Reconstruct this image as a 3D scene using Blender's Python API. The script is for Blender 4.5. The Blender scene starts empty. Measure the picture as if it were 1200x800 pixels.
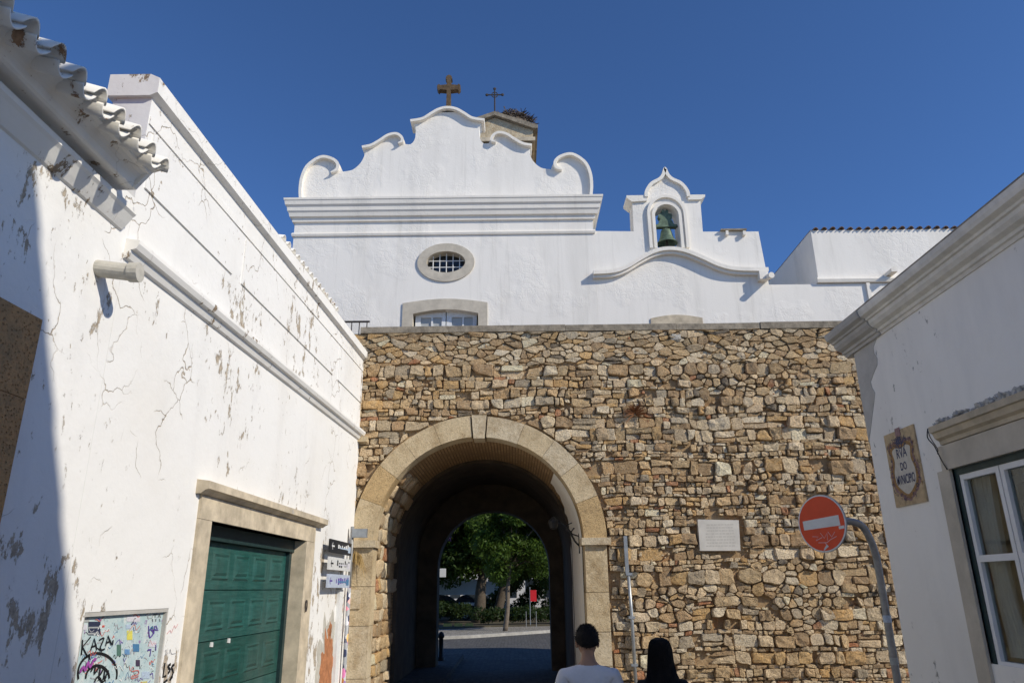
import bpy, bmesh, math, random
from mathutils import Vector, Matrix, noise
from mathutils.geometry import tessellate_polygon
R = math.radians
random.seed(11)
SC = bpy.context.scene
COL = SC.collection

# ------------------------------------------------------------------ camera
F_PX, Y_HOR, ROLL = 856.0, 690.0, R(0.64)
pitch = math.atan((Y_HOR - 400) / F_PX)
cam_d = bpy.data.cameras.new('camera')
cam = bpy.data.objects.new('camera', cam_d); COL.objects.link(cam)
cam_d.sensor_width = 36; cam_d.lens = F_PX / 1200 * 36; cam_d.clip_end = 3000; cam_d.clip_start = 0.05
fwd = Vector((0, math.cos(pitch), math.sin(pitch))); r0 = Vector((1, 0, 0)); u0 = r0.cross(fwd)
rr = math.cos(ROLL) * r0 - math.sin(ROLL) * u0; uu = math.sin(ROLL) * r0 + math.cos(ROLL) * u0
cam.matrix_world = Matrix(((rr.x, uu.x, -fwd.x, 0), (rr.y, uu.y, -fwd.y, 0), (rr.z, uu.z, -fwd.z, 1.9), (0, 0, 0, 1)))
SC.camera = cam

# ------------------------------------------------------------------ light
SUN = Vector((1.0, -0.58, 0.75)).normalized()
w = bpy.data.worlds.new('World'); SC.world = w; w.use_nodes = True
nt = w.node_tree; bg = nt.nodes['Background']
sky = nt.nodes.new('ShaderNodeTexSky'); sky.sky_type = 'NISHITA'; sky.sun_disc = False
sky.sun_elevation = math.asin(SUN.z); sky.sun_rotation = math.atan2(SUN.x, SUN.y)
sky.altitude = 0; sky.air_density = 0.72; sky.dust_density = 0.0; sky.ozone_density = 10.0
nt.links.new(sky.outputs[0], bg.inputs[0]); bg.inputs[1].default_value = 0.137
sl = bpy.data.lights.new('sun', 'SUN'); sl.energy = 3.7; sl.angle = R(0.53); sl.color = (1, 0.93, 0.80)
so = bpy.data.objects.new('sun', sl); COL.objects.link(so); so.location = (20, -10, 20)
so.rotation_euler = SUN.to_track_quat('Z', 'Y').to_euler()
SC.view_settings.view_transform = 'Standard'; SC.view_settings.look = 'None'
SC.view_settings.gamma = 1; SC.view_settings.use_curve_mapping = False
SC.view_settings.exposure = 0.16

# ------------------------------------------------------------------ materials
class NB:
    def __init__(s, name):
        s.m = bpy.data.materials.new(name); s.m.use_nodes = True
        s.t = s.m.node_tree; s.b = s.t.nodes['Principled BSDF']
        s.pos = s.n('ShaderNodeNewGeometry').outputs['Position']
    def n(s, typ, **kw):
        nd = s.t.nodes.new(typ)
        for k, v in kw.items():
            if hasattr(nd, k): setattr(nd, k, v)
        return nd
    def l(s, a, b): s.t.links.new(a, b)
    def set(s, sock, v):
        if hasattr(v, 'is_output'): s.l(v, sock)
        else: sock.default_value = v
    def noise(s, scale, detail=4, rough=0.55, vec=None, dist=0):
        nd = s.n('ShaderNodeTexNoise'); nd.inputs['Scale'].default_value = scale
        nd.inputs['Detail'].default_value = detail; nd.inputs['Roughness'].default_value = rough
        nd.inputs['Distortion'].default_value = dist
        s.l(vec if vec else s.pos, nd.inputs['Vector']); return nd.outputs[0]
    def vor(s, scale, feat='F1', vec=None):
        nd = s.n('ShaderNodeTexVoronoi'); nd.feature = feat; nd.inputs['Scale'].default_value = scale
        s.l(vec if vec else s.pos, nd.inputs['Vector']); return nd.outputs[0]
    def mp(s, v, a, b, c=0.0, d=1.0, smooth=False):
        nd = s.n('ShaderNodeMapRange'); nd.clamp = True
        if smooth: nd.interpolation_type = 'SMOOTHSTEP'
        s.set(nd.inputs[0], v)
        for i, x in enumerate((a, b, c, d)): nd.inputs[i + 1].default_value = x
        return nd.outputs[0]
    def math(s, op, a, b=0.0):
        nd = s.n('ShaderNodeMath'); nd.operation = op; s.set(nd.inputs[0], a); s.set(nd.inputs[1], b); return nd.outputs[0]
    def mix(s, f, a, b, typ='MIX'):
        nd = s.n('ShaderNodeMix'); nd.data_type = 'RGBA'; nd.blend_type = typ
        s.set(nd.inputs[0], f)
        for sock, v in ((nd.inputs[6], a), (nd.inputs[7], b)):
            if isinstance(v, tuple): sock.default_value = (*v, 1)
            else: s.l(v, sock)
        return nd.outputs[2]
    def scalevec(s, x, y, z):
        nd = s.n('ShaderNodeMapping'); nd.inputs['Scale'].default_value = (x, y, z); s.l(s.pos, nd.inputs['Vector']); return nd.outputs[0]
    def warp(s, scale, amt):
        nd = s.n('ShaderNodeTexNoise'); nd.inputs['Scale'].default_value = scale; nd.inputs['Detail'].default_value = 5; s.l(s.pos, nd.inputs['Vector'])
        a = s.n('ShaderNodeVectorMath'); a.operation = 'SUBTRACT'; s.l(nd.outputs[1], a.inputs[0]); a.inputs[1].default_value = (.5, .5, .5)
        b = s.n('ShaderNodeVectorMath'); b.operation = 'SCALE'; s.l(a.outputs[0], b.inputs[0]); b.inputs['Scale'].default_value = amt
        c = s.n('ShaderNodeVectorMath'); c.operation = 'ADD'; s.l(s.pos, c.inputs[0]); s.l(b.outputs[0], c.inputs[1])
        return c.outputs[0]
    def bump(s, h, strength=.5, dist=.01, prev=None):
        nd = s.n('ShaderNodeBump'); nd.inputs['Strength'].default_value = strength; nd.inputs['Distance'].default_value = dist
        s.l(h, nd.inputs['Height'])
        if prev: s.l(prev, nd.inputs['Normal'])
        return nd.outputs[0]
    def fin(s, col, rough=.85, bump=None, metal=0.0):
        if isinstance(col, tuple): s.b.inputs['Base Color'].default_value = (*col, 1)
        else: s.l(col, s.b.inputs['Base Color'])
        s.set(s.b.inputs['Roughness'], rough); s.b.inputs['Metallic'].default_value = metal
        s.b.inputs['Specular IOR Level'].default_value = .3
        if bump: s.l(bump, s.b.inputs['Normal'])
        return s.m

def simple(name, col, rough=.8, var=.25, scale=6, bump=.3, bscale=40, bdist=.006, metal=0.0):
    b = NB(name); c2 = tuple(x * (1 - var) for x in col)
    f = b.mp(b.noise(scale, 6, .65), .35, .65)
    return b.fin(b.mix(f, col, c2), rough, b.bump(b.noise(bscale, 5), bump, bdist) if bump else None, metal)

def peeling(name, base, under, amount, crack=1.0, grey=(.55, .54, .52)):
    b = NB(name)
    region = b.noise(.55, 3, .6)
    fine = b.noise(6.5, 10, .72, b.scalevec(1, 1.1, .55))
    m = b.math('ADD', b.math('MULTIPLY', region, .55), b.math('MULTIPLY', fine, .75))
    lo = .80 - amount
    mask = b.mp(m, lo, lo + .012)
    flake = b.mp(b.noise(17, 6, .7, b.scalevec(1, .9, .55)), .645, .66)
    flake = b.math('MULTIPLY', flake, b.mp(b.noise(.8, 3), .45, .6))
    mask = b.math('MAXIMUM', mask, flake)
    vw = b.warp(2.2, .55)
    e = b.vor(1.7, 'DISTANCE_TO_EDGE', vw)
    ck = b.mp(e, .003, .009, 1, 0)
    ck = b.math('MULTIPLY', ck, b.mp(b.noise(.9, 2, .5, b.scalevec(1, 1.3, .8)), .53, .58))
    ck = b.math('MULTIPLY', ck, crack)
    mask = b.math('MAXIMUM', mask, ck)
    stain = b.mp(b.noise(1.6, 6, .65, b.scalevec(1, 1, .3)), .5, .75)
    c = b.mix(b.math('MULTIPLY', stain, .35), base, grey)
    c = b.mix(b.math('MULTIPLY', b.mp(b.noise(.7, 4), .45, .7), .2), c, (.66, .60, .50))
    uc = b.mix(b.mp(b.noise(30, 5), .35, .65), under, tuple(x * .6 for x in under))
    c = b.mix(mask, c, uc)
    h = b.math('SUBTRACT', b.math('MULTIPLY', b.noise(14, 6, .6), .35), mask)
    big = b.bump(b.noise(2.4, 4), .35, .03)
    return b.fin(c, .9, b.bump(h, .6, .012, big))

def church_plaster(name, base, lump):
    b = NB(name)
    st = b.mp(b.noise(1.1, 6, .65, b.scalevec(1.4, 1, .25)), .48, .78)
    c = b.mix(b.math('MULTIPLY', st, .45), base, (.54, .51, .45))
    fs = b.mp(b.noise(2.6, 7, .7, b.scalevec(3.0, 1, .16)), .56, .76); c = b.mix(b.math('MULTIPLY', fs, .4), c, (.48, .45, .39))
    sp = b.mp(b.noise(22, 5, .7), .66, .70)
    c = b.mix(b.math('MULTIPLY', sp, b.mp(b.noise(.9, 3), .48, .6)), c, (.42, .36, .28))
    reg = b.mp(b.noise(.8, 3), .50, .60)
    cz = b.mp(b.vor(6, 'DISTANCE_TO_EDGE', b.warp(5, .25)), .0, .08)
    h = b.math('MULTIPLY', b.math('ADD', b.noise(7, 7, .65), b.math('MULTIPLY', cz, .35)), reg)
    n1 = b.bump(h, lump, .05)
    return b.fin(c, .9, b.bump(b.noise(28, 5), .35, .006, n1))

def stone_mat(name='rubble_stone', vtint=True, col=(.5, .4, .27), pit=.5):
    b = NB(name)
    if vtint:
        a = b.n('ShaderNodeAttribute'); a.attribute_name = 'tint'; base = a.outputs[0]
    else: base = col
    f = b.mp(b.noise(11, 7, .7), .32, .68)
    d = b.mix(f, base, (.66, .52, .33) if vtint else tuple(min(1, x * 1.2) for x in col))
    d = b.mix(.45, base, d) if vtint else d
    if not vtint: d = b.mix(b.math('MULTIPLY', b.mp(b.noise(2.4, 8, .75), .46, .66), .8), d, (.34, .235, .12))
    dk = b.mp(b.noise(34, 7, .75), .51, .64)
    d = b.mix(b.math('MULTIPLY', dk, .62 if vtint else .45), d, (.13, .095, .06))  # shade of small pits put into the colour as random dark spots
    pits = b.mp(b.vor(45), .1, .35)
    h = b.math('ADD', b.math('MULTIPLY', b.noise(19, 9, .75), 1.0), b.math('MULTIPLY', pits, pit))
    return b.fin(d, .95, b.bump(h, 1.0, .045 if vtint else .02))

def mortar_mat():
    b = NB('mortar')
    c = b.mix(b.mp(b.noise(5, 7, .7), .35, .65), (.47, .335, .19), (.31, .20, .10))
    c = b.mix(b.mp(b.noise(1.7, 5, .7), .52, .66), c, (.37, .19, .08))
    c = b.mix(b.mp(b.noise(60, 4), .55, .7), c, (.16, .11, .07))
    # black weathering crust along the top of the wall
    z = b.n('ShaderNodeSeparateXYZ'); b.l(b.pos, z.inputs[0])
    band = b.math('ADD', z.outputs[2], b.math('MULTIPLY', b.noise(3, 6, .7), 1.1))
    c = b.mix(b.math('MULTIPLY', b.mp(band, 6.72, 7.0), .8), c, (.075, .06, .045))
    return b.fin(c, .95, b.bump(b.noise(30, 8, .75), .8, .03))

def brick_mat():
    b = NB('vault_brick')
    nd = b.n('ShaderNodeTexBrick'); b.l(b.scalevec(1, 1, 1), nd.inputs['Vector'])
    tc = b.n('ShaderNodeUVMap'); b.l(tc.outputs[0], nd.inputs['Vector'])
    nd.inputs['Scale'].default_value = 1; nd.inputs['Brick Width'].default_value = .26; nd.inputs['Row Height'].default_value = .06
    nd.inputs['Mortar Size'].default_value = .01
    nd.inputs[1].default_value = (.48, .31, .16, 1); nd.inputs[2].default_value = (.36, .22, .11, 1); nd.inputs[3].default_value = (.16, .11, .06, 1)
    c = b.mix(b.mp(b.noise(3, 5), .4, .7), nd.outputs[0], (.28, .18, .09))
    return b.fin(c, .95, b.bump(nd.outputs[1], -.6, .02))

def glass_mat(name, col, rough=.06):
    b = NB(name); m = b.fin(col, rough); b.b.inputs['Specular IOR Level'].default_value = .6; return m

def pane_mat():
    b = NB('window_glass'); out = b.t.nodes['Material Output']
    tr = b.n('ShaderNodeBsdfTransparent'); gl = b.n('ShaderNodeBsdfGlossy'); gl.inputs['Roughness'].default_value = .03
    gl.inputs['Color'].default_value = (.9, .93, .95, 1); tr.inputs['Color'].default_value = (.72, .76, .76, 1)
    lw = b.n('ShaderNodeLayerWeight'); fr = b.n('ShaderNodeMath'); fr.operation = 'MULTIPLY_ADD'; b.l(b.math('POWER', lw.outputs['Facing'], 5.0), fr.inputs[0]); fr.inputs[1].default_value = .5; fr.inputs[2].default_value = .035
    mx = b.n('ShaderNodeMixShader'); b.l(fr.outputs[0], mx.inputs[0]); b.l(tr.outputs[0], mx.inputs[1]); b.l(gl.outputs[0], mx.inputs[2])
    b.l(mx.outputs[0], out.inputs[0]); return b.m

def leaf_mat(name, c1, c2):
    b = NB(name)
    oi = b.n('ShaderNodeNewGeometry').outputs['Random Per Island']
    c = b.mix(oi, c1, c2); c = b.mix(b.mp(b.noise(.9, 3), .35, .65), c, tuple(x * .6 for x in c2))
    m = b.fin(c, .6)
    tr = b.n('ShaderNodeBsdfTranslucent'); b.l(b.mix(.5, c, (.16, .22, .03)), tr.inputs[0])
    mx = b.n('ShaderNodeMixShader'); mx.inputs[0].default_value = .35
    b.l(b.b.outputs[0], mx.inputs[1]); b.l(tr.outputs[0], mx.inputs[2]); b.l(mx.outputs[0], b.t.nodes['Material Output'].inputs[0])
    return m

def cobble_mat(name, c1, c2, scale=9.0):
    b = NB(name); v = b.n('ShaderNodeTexVoronoi'); v.inputs['Scale'].default_value = scale; v.inputs['Randomness'].default_value = .55
    b.l(b.pos, v.inputs['Vector'])
    e = b.vor(scale, 'DISTANCE_TO_EDGE'); b.t.nodes[-1].inputs['Randomness'].default_value = .55
    sep = b.n('ShaderNodeSeparateColor'); b.l(v.outputs[1], sep.inputs[0])
    c = b.mix(sep.outputs[0], c1, c2); j = b.mp(e, .03, .1)
    c = b.mix(j, (.05, .045, .04), c); c = b.mix(b.math('MULTIPLY', b.mp(b.noise(.5, 5), .4, .7), .4), c, (.10, .095, .085))
    return b.fin(c, .8, b.bump(j, .7, .02))

def door_mat(name, c):
    b = NB(name)
    sv = b.scalevec(1, 1.2, 14)
    f = b.mp(b.noise(3, 6, .7, sv), .4, .7)
    col = b.mix(f, c, tuple(min(1, x * 1.6 + .01) for x in c))
    col = b.mix(b.math('MULTIPLY', b.mp(b.noise(1.3, 7, .7, b.scalevec(1, 1, .5)), .42, .72), .45), col, (.09, .125, .11))
    scr = b.mp(b.noise(11, 6, .75), .70, .72)
    col = b.mix(b.math('MULTIPLY', scr, b.mp(b.noise(1.5, 2), .5, .6)), col, (.45, .48, .45))
    return b.fin(col, b.mp(b.noise(4, 5), .3, .7, .4, .75), b.bump(f, .35, .005))

def board_mat():
    b = NB('graffiti_board_paint')
    c = b.mix(b.mp(b.noise(7, 6, .7), .38, .62), (.40, .53, .545), (.52, .61, .61))
    c = b.mix(b.mp(b.noise(20, 8, .75, b.scalevec(1, 1, .4)), .56, .60), c, (.60, .64, .62))
    c = b.mix(b.mp(b.noise(34, 6, .8), .585, .62), c, (.19, .25, .28))
    c = b.mix(b.mp(b.noise(12, 4, .6), .66, .68), c, (.30, .20, .38))
    return b.fin(c, .5, b.bump(b.noise(40, 4), .15, .003))

def sticker_pole_mat():
    b = NB('sticker_pole'); v = b.n('ShaderNodeTexVoronoi'); v.inputs['Scale'].default_value = 14; b.l(b.scalevec(1, 1, .8), v.inputs['Vector'])
    sep = b.n('ShaderNodeSeparateColor'); b.l(v.outputs[1], sep.inputs[0])
    c = b.mix(b.mp(sep.outputs[0], .45, .5), (.42, .43, .44), v.outputs[1]); c = b.mix(b.mp(sep.outputs[1], .6, .65), c, (.75, .76, .78))
    c = b.mix(b.mp(sep.outputs[2], .75, .8), c, (.05, .06, .12))
    return b.fin(c, .45)

M = {}
M['left_plaster'] = peeling('peeling_white_plaster', (.80, .785, .75), (.50, .42, .32), .048, 1.0)
M['left_trim'] = peeling('peeling_white_trim', (.82, .80, .755), (.36, .27, .18), .045, .3)
M['right_plaster'] = peeling('right_white_plaster', (.87, .84, .775), (.46, .44, .40), -.015, 0.0)
M['right_trim'] = simple('right_cornice_paint', (.84, .80, .71), .9, .22, 7, .4, 25)
M['bare_render'] = simple('bare_grey_render', (.50, .48, .44), .95, .2, 5, .4, 30)
M['church'] = church_plaster('church_whitewash', (.83, .79, .72), 0.2)
M['church_trim'] = church_plaster('church_trim_whitewash', (.83, .78, .69), 0.12)
M['stone'] = stone_mat()
M['limestone'] = stone_mat('pale_limestone', False, (.54, .43, .27), .25)
M['limestone_grey'] = stone_mat('grey_limestone', False, (.54, .45, .31), .2)
M['limestone_ochre'] = stone_mat('ochre_shellstone', False, (.50, .35, .175), .8)
M['dressed'] = simple('dressed_stone', (.58, .52, .42), .85, .22, 5, .3, 45)
M['lintel_stone'] = simple('stained_lintel_stone', (.66, .56, .41), .85, .38, 4, .3, 45)
M['brown_stone'] = stone_mat('brown_door_stone', False, (.50, .28, .12), .9)
M['mortar'] = mortar_mat()
M['brick'] = brick_mat()
M['dark_vault'] = simple('shade_dark_vault_plaster', (.11, .085, .06), .95, .4, 3, .5, 12, .02)  # the tunnel's lack of light is put into this dark plaster colour
M['coping'] = simple('lichen_coping', (.34, .29, .22), .95, .5, 6, .6, 25, .015)
M['tile'] = simple('roof_clay', (.50, .19, .08), .9, .5, 9, .5, 40)
M['tile_white'] = peeling('whitewashed_tile', (.78, .755, .70), (.42, .27, .17), .06, 0)
M['dark_tile'] = simple('weathered_tile', (.20, .13, .09), .9, .5, 9, .5, 40)
M['green'] = door_mat('green_door', (.010, .066, .056)); M['green2'] = door_mat('clean_dim_green_door', (.005, .050, .040))  # second green: cleaner paint, with lower lighting put into the colour
M['board'] = board_mat()
M['white_paint'] = simple('white_paint', (.78, .78, .76), .5, .08, 8, .1, 40)
M['dark_green_frame'] = simple('dark_green_frame', (.02, .045, .045), .5, .3, 12, .1)
M['pane'] = pane_mat()
M['dark_glass'] = glass_mat('dark_glass', (.02, .025, .03)); M['blue_glass'] = glass_mat('curtained_glass', (.42, .43, .41), .45)
M['black_metal'] = simple('black_iron', (.025, .025, .025), .5, .3, 20, .2)
M['grey_metal'] = simple('galvanised_steel', (.40, .42, .43), .45, .25, 9, .1, 60, .002, .6)
M['pole_metal'] = simple('dull_grey_pole', (.36, .36, .35), .5, .3, 14, .1, 60, .002, .3)
M['bell'] = simple('green_bronze', (.15, .21, .145), .6, .5, 14, .3, 40, .004, .3)
M['iron'] = simple('rusted_iron', (.06, .05, .045), .8, .3, 20, .2)
M['cross'] = simple('brown_stone_cross', (.14, .095, .055), .95, .4, 9, .7, 30, .015)
M['sign_red'] = simple('sign_red', (.72, .065, .015), .4, .12, 6, .05); M['sign_white'] = simple('sign_white', (.68, .68, .66), .45, .12, 9, .05)
M['azulejo_ochre'] = simple('azulejo_ochre', (.56, .42, .25), .3, .35, 18, .1); M['azulejo_white'] = simple('azulejo_white', (.62, .58, .50), .3, .15, 20, .1)
M['azulejo_blue'] = simple('azulejo_blue', (.035, .05, .13), .35, .2, 30, 0); M['azulejo_mauve'] = simple('azulejo_mauve', (.30, .18, .19), .35, .3, 40, 0)
M['azulejo_brown'] = simple('azulejo_brown', (.36, .20, .07), .35, .4, 40, 0)
M['marble'] = simple('marble_plaque', (.60, .565, .50), .6, .14, 6, .1); M['marble_cut'] = simple('cut_letters', (.47, .44, .385), .8, .1, 6, 0)
M['skin'] = simple('skin', (.42, .24, .16), .55, .12, 20, .05); M['hair'] = simple('dark_hair', (.014, .010, .008), .85, .4, 60, .4, 120, .003)
M['tee'] = simple('pale_tee_cotton', (.72, .70, .70), .95, .10, 7, 1.0, 11, .02); M['jeans'] = simple('denim', (.04, .05, .09), .9, .3, 20, .2)
M['black_cloth'] = simple('black_cotton', (.012, .011, .012), .9, .2, 10, .3, 30); M['shoe'] = simple('shoe_rubber', (.05, .045, .04), .7, .2, 10, .1)
M['eye'] = simple('eye_white', (.7, .7, .68), .2, 0, 5, 0)
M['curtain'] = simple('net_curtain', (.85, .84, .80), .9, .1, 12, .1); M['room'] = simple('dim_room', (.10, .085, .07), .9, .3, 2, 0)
M['picture'] = simple('dark_panel', (.03, .025, .025), .5, .2, 4, 0)
M['bark'] = simple('bark', (.11, .085, .06), .95, .4, 9, .8, 25, .02); M['bark_pale'] = simple('pale_bark', (.20, .16, .12), .95, .35, 9, .6, 25, .015)
M['leaf'] = leaf_mat('jacaranda_leaf', (.048, .105, .012), (.09, .155, .018)); M['leaf_dark'] = leaf_mat('dark_leaf', (.025, .06, .012), (.05, .095, .018))
M['hedge'] = leaf_mat('hedge_leaf', (.02, .045, .012), (.035, .065, .018)); M['purple'] = simple('jacaranda_flower', (.26, .19, .60), .7, .2, 9, 0)
M['dry'] = simple('dry_stalk', (.30, .13, .055), .9, .35, 15, 0); M['dry_yellow'] = simple('dry_grass', (.50, .34, .13), .9, .3, 15, 0); M['nest'] = simple('nest_twig', (.14, .11, .085), .95, .4, 20, 0)
M['cobble'] = cobble_mat('street_cobbles', (.50, .45, .37), (.36, .32, .26)); M['road'] = cobble_mat('basalt_cobbles', (.135, .13, .125), (.075, .075, .075), 8)
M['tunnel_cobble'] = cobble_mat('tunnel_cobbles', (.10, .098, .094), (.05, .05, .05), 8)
M['pavement'] = cobble_mat('limestone_pavement', (.42, .39, .34), (.27, .25, .22), 14); M['kerb'] = simple('kerb_stone', (.42, .40, .36), .9, .3, 4, .3)
M['earth'] = simple('park_earth', (.10, .085, .055), .95, .4, 3, .4, 10)
M['car'] = simple('dark_car_paint', (.02, .022, .028), .25, .1, 4, 0); M['car_white'] = simple('white_car_paint', (.7, .7, .7), .3, .05, 4, 0)
M['rubber'] = simple('tyre_rubber', (.02, .02, .02), .9, .2, 9, 0); M['red'] = simple('red_banner', (.60, .02, .03), .6, .1, 4, 0)
M['awning'] = simple('white_canopy', (.75, .75, .74), .8, .06, 3, 0); M['facade'] = simple('far_facade', (.62, .58, .52), .9, .12, 1, 0); M['yellow'] = simple('yellow_paint', (.6, .45, .12), .7, .2, 5, 0)
M['ink'] = simple('black_spray', (.012, .012, .014), .6, .2, 20, 0); M['violet'] = simple('violet_marker', (.12, .07, .34), .6, .2, 20, 0); M['magenta'] = simple('magenta_marker', (.36, .08, .36), .6, .2, 20, 0)
M['pink'] = simple('pink_marker', (.72, .48, .48), .7, .1, 20, 0); M['redink'] = simple('red_marker', (.62, .18, .16), .6, .2, 20, 0); M['grey_ink'] = simple('grey_marker', (.42, .42, .44), .7, .2, 20, 0)
STK = {'grey': (.4, .42, .42), 'navy': (.035, .045, .085), 'wh': (.68, .67, .72), 'yel': (.75, .68, .14), 'blue': (.08, .22, .40), 'blue2': (.16, .32, .55), 'grn': (.10, .20, .16), 'dk': (.07, .05, .09), 'lb': (.48, .58, .70), 'yel2': (.6, .55, .2), 'red': (.6, .1, .08)}
for k_, c_ in STK.items(): M['st_' + k_] = simple('sticker_' + k_, c_, .45, .2, 60, 0)
M['black_sign'] = simple('black_sign', (.02, .02, .022), .4, .2, 20, 0); M['blue_sign'] = simple('pale_blue_sign', (.50, .56, .66), .45, .2, 14, 0)
M['pipe_clay'] = simple('clay_pipe', (.56, .53, .46), .8, .25, 12, .2); M['orange_patch'] = simple('bare_brick_patch', (.52, .22, .10), .95, .4, 9, .8, 20, .02)

# ------------------------------------------------------------------ builders
def mk(name, verts, faces, mat, parent=None, smooth=False, recalc=True, keep_world=True):
    me = bpy.data.meshes.new(name)
    if recalc:
        bm = bmesh.new(); vs = [bm.verts.new(v) for v in verts]
        for f in faces:
            try: bm.faces.new([vs[i] for i in f])
            except ValueError: pass
        bmesh.ops.recalc_face_normals(bm, faces=bm.faces); bm.to_mesh(me); bm.free()
    else: me.from_pydata([tuple(v) for v in verts], [], faces)
    if smooth: me.shade_smooth()
    return mko(name, me, mat, parent)
def mko(name, me, mat, parent=None):
    if mat is not None and not me.materials: me.materials.append(M[mat] if isinstance(mat, str) else mat)
    o = bpy.data.objects.new(name, me); COL.objects.link(o)
    if parent is not None:
        o.parent = parent; o.matrix_parent_inverse = Matrix.Identity(4)
        p = parent; off = Vector((0, 0, 0))
        while p: off += p.location; p = p.parent
        o.location = -off
    return o
def thing(name, label, cat, loc=(0, 0, 0), group=None):
    o = bpy.data.objects.new(name, None); COL.objects.link(o); o.location = loc; o.empty_display_size = .2
    return tag(o, label, cat, group)
def tag(o, label, cat, group=None):
    o['label'] = label; o['category'] = cat
    if group: o['group'] = group
    return o
def struct(o): o['kind'] = 'structure'; return o

class G:
    """collects shapes for one mesh"""
    def __init__(s): s.v = []; s.f = []
    def add(s, v, f):
        n = len(s.v); s.v += [tuple(x) for x in v]; s.f += [tuple(i + n for i in q) for q in f]; return s
    def box(s, a, b):
        (x0, y0, z0), (x1, y1, z1) = a, b
        v = [(x0, y0, z0), (x1, y0, z0), (x1, y1, z0), (x0, y1, z0), (x0, y0, z1), (x1, y0, z1), (x1, y1, z1), (x0, y1, z1)]
        return s.add(v, [(0, 1, 2, 3), (4, 5, 6, 7), (0, 1, 5, 4), (1, 2, 6, 5), (2, 3, 7, 6), (3, 0, 4, 7)])
    def slab(s, fn, poly, w0, w1, holes=()):
        loops = [poly] + list(holes)
        tess = tessellate_polygon([[Vector((p[0], p[1], 0)) for p in lp] for lp in loops])
        flat = [p for lp in loops for p in lp]; n = len(flat)
        v = [fn(p[0], p[1], w0) for p in flat] + [fn(p[0], p[1], w1) for p in flat]
        f = [tuple(t) for t in tess] + [tuple(i + n for i in t) for t in tess]
        o = 0
        for lp in loops:
            m = len(lp)
            for i in range(m): a, b = o + i, o + (i + 1) % m; f.append((a, b, b + n, a + n))
            o += m
        return s.add(v, f)
    def sweep(s, fn, prof, u0, u1, dv0=0., dv1=0.):
        """closed profile [(w,v)] pushed along u from u0 to u1"""
        n = len(prof)
        v = [fn(u0, p[1] + dv0, p[0]) for p in prof] + [fn(u1, p[1] + dv1, p[0]) for p in prof]
        f = [(i, (i + 1) % n, (i + 1) % n + n, i + n) for i in range(n)]
        t = tessellate_polygon([[Vector((p[0], p[1], 0)) for p in prof]])
        f += [tuple(q) for q in t] + [tuple(i + n for i in q) for q in t]
        return s.add(v, f)
    def strip(s, fn, pts, hw, w0, w1):
        """band of half width hw (number or list) round a polyline, standing from w0 to w1"""
        n = len(pts); v = []
        for i, p in enumerate(pts):
            a = Vector(pts[max(i - 1, 0)]); b = Vector(pts[min(i + 1, n - 1)]); d = (b - a)
            d = d.normalized() if d.length > 1e-9 else Vector((1, 0)); nn = Vector((-d.y, d.x)); h = hw[i] if isinstance(hw, (list, tuple)) else hw
            q0 = Vector(p) + nn * h; q1 = Vector(p) - nn * h
            v += [fn(q0.x, q0.y, w0), fn(q1.x, q1.y, w0), fn(q1.x, q1.y, w1), fn(q0.x, q0.y, w1)]
        f = [(0, 1, 2, 3), tuple(4 * (n - 1) + i for i in range(4))]
        for i in range(n - 1):
            for k in range(4): f.append((4 * i + k, 4 * i + (k + 1) % 4, 4 * i + 4 + (k + 1) % 4, 4 * i + 4 + k))
        return s.add(v, f)
    def tube(s, pts, r, seg=8, cap=True):
        pts = [Vector(p) for p in pts]; n = len(pts); v = []; up = None
        for i, p in enumerate(pts):
            d = (pts[min(i + 1, n - 1)] - pts[max(i - 1, 0)]).normalized()
            if up is None: up = d.orthogonal().normalized()
            up = (up - d * up.dot(d)); up = up.normalized() if up.length > 1e-6 else d.orthogonal().normalized()
            sd = d.cross(up); q = r[i] if isinstance(r, (list, tuple)) else r
            v += [p + q * (math.cos(t) * up + math.sin(t) * sd) for t in (2 * math.pi * k / seg for k in range(seg))]
        f = [(i * seg + k, i * seg + (k + 1) % seg, (i + 1) * seg + (k + 1) % seg, (i + 1) * seg + k) for i in range(n - 1) for k in range(seg)]
        if cap: f += [tuple(range(seg)), tuple((n - 1) * seg + k for k in range(seg))]
        return s.add(v, f)
    def lathe(s, c, prof, seg=20):
        v = [(c[0] + r * math.cos(2 * math.pi * k / seg), c[1] + r * math.sin(2 * math.pi * k / seg), c[2] + z) for r, z in prof for k in range(seg)]
        f = [(i * seg + k, i * seg + (k + 1) % seg, (i + 1) * seg + (k + 1) % seg, (i + 1) * seg + k) for i in range(len(prof) - 1) for k in range(seg)]
        return s.add(v, f)
    def blob(s, c, rad, seg=10, rings=7, jit=0.0):
        v = []; f = []
        for i in range(rings + 1):
            th = math.pi * i / rings
            for k in range(seg):
                ph = 2 * math.pi * k / seg; j = 1 + random.uniform(-jit, jit)
                v.append((c[0] + rad[0] * j * math.sin(th) * math.cos(ph), c[1] + rad[1] * j * math.sin(th) * math.sin(ph), c[2] + rad[2] * j * math.cos(th)))
        f = [(i * seg + k, i * seg + (k + 1) % seg, (i + 1) * seg + (k + 1) % seg, (i + 1) * seg + k) for i in range(rings) for k in range(seg)]
        return s.add(v, f)
    def done(s, name, mat, parent=None, smooth=False): return mk(name, s.v, s.f, mat, parent, smooth)

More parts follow.
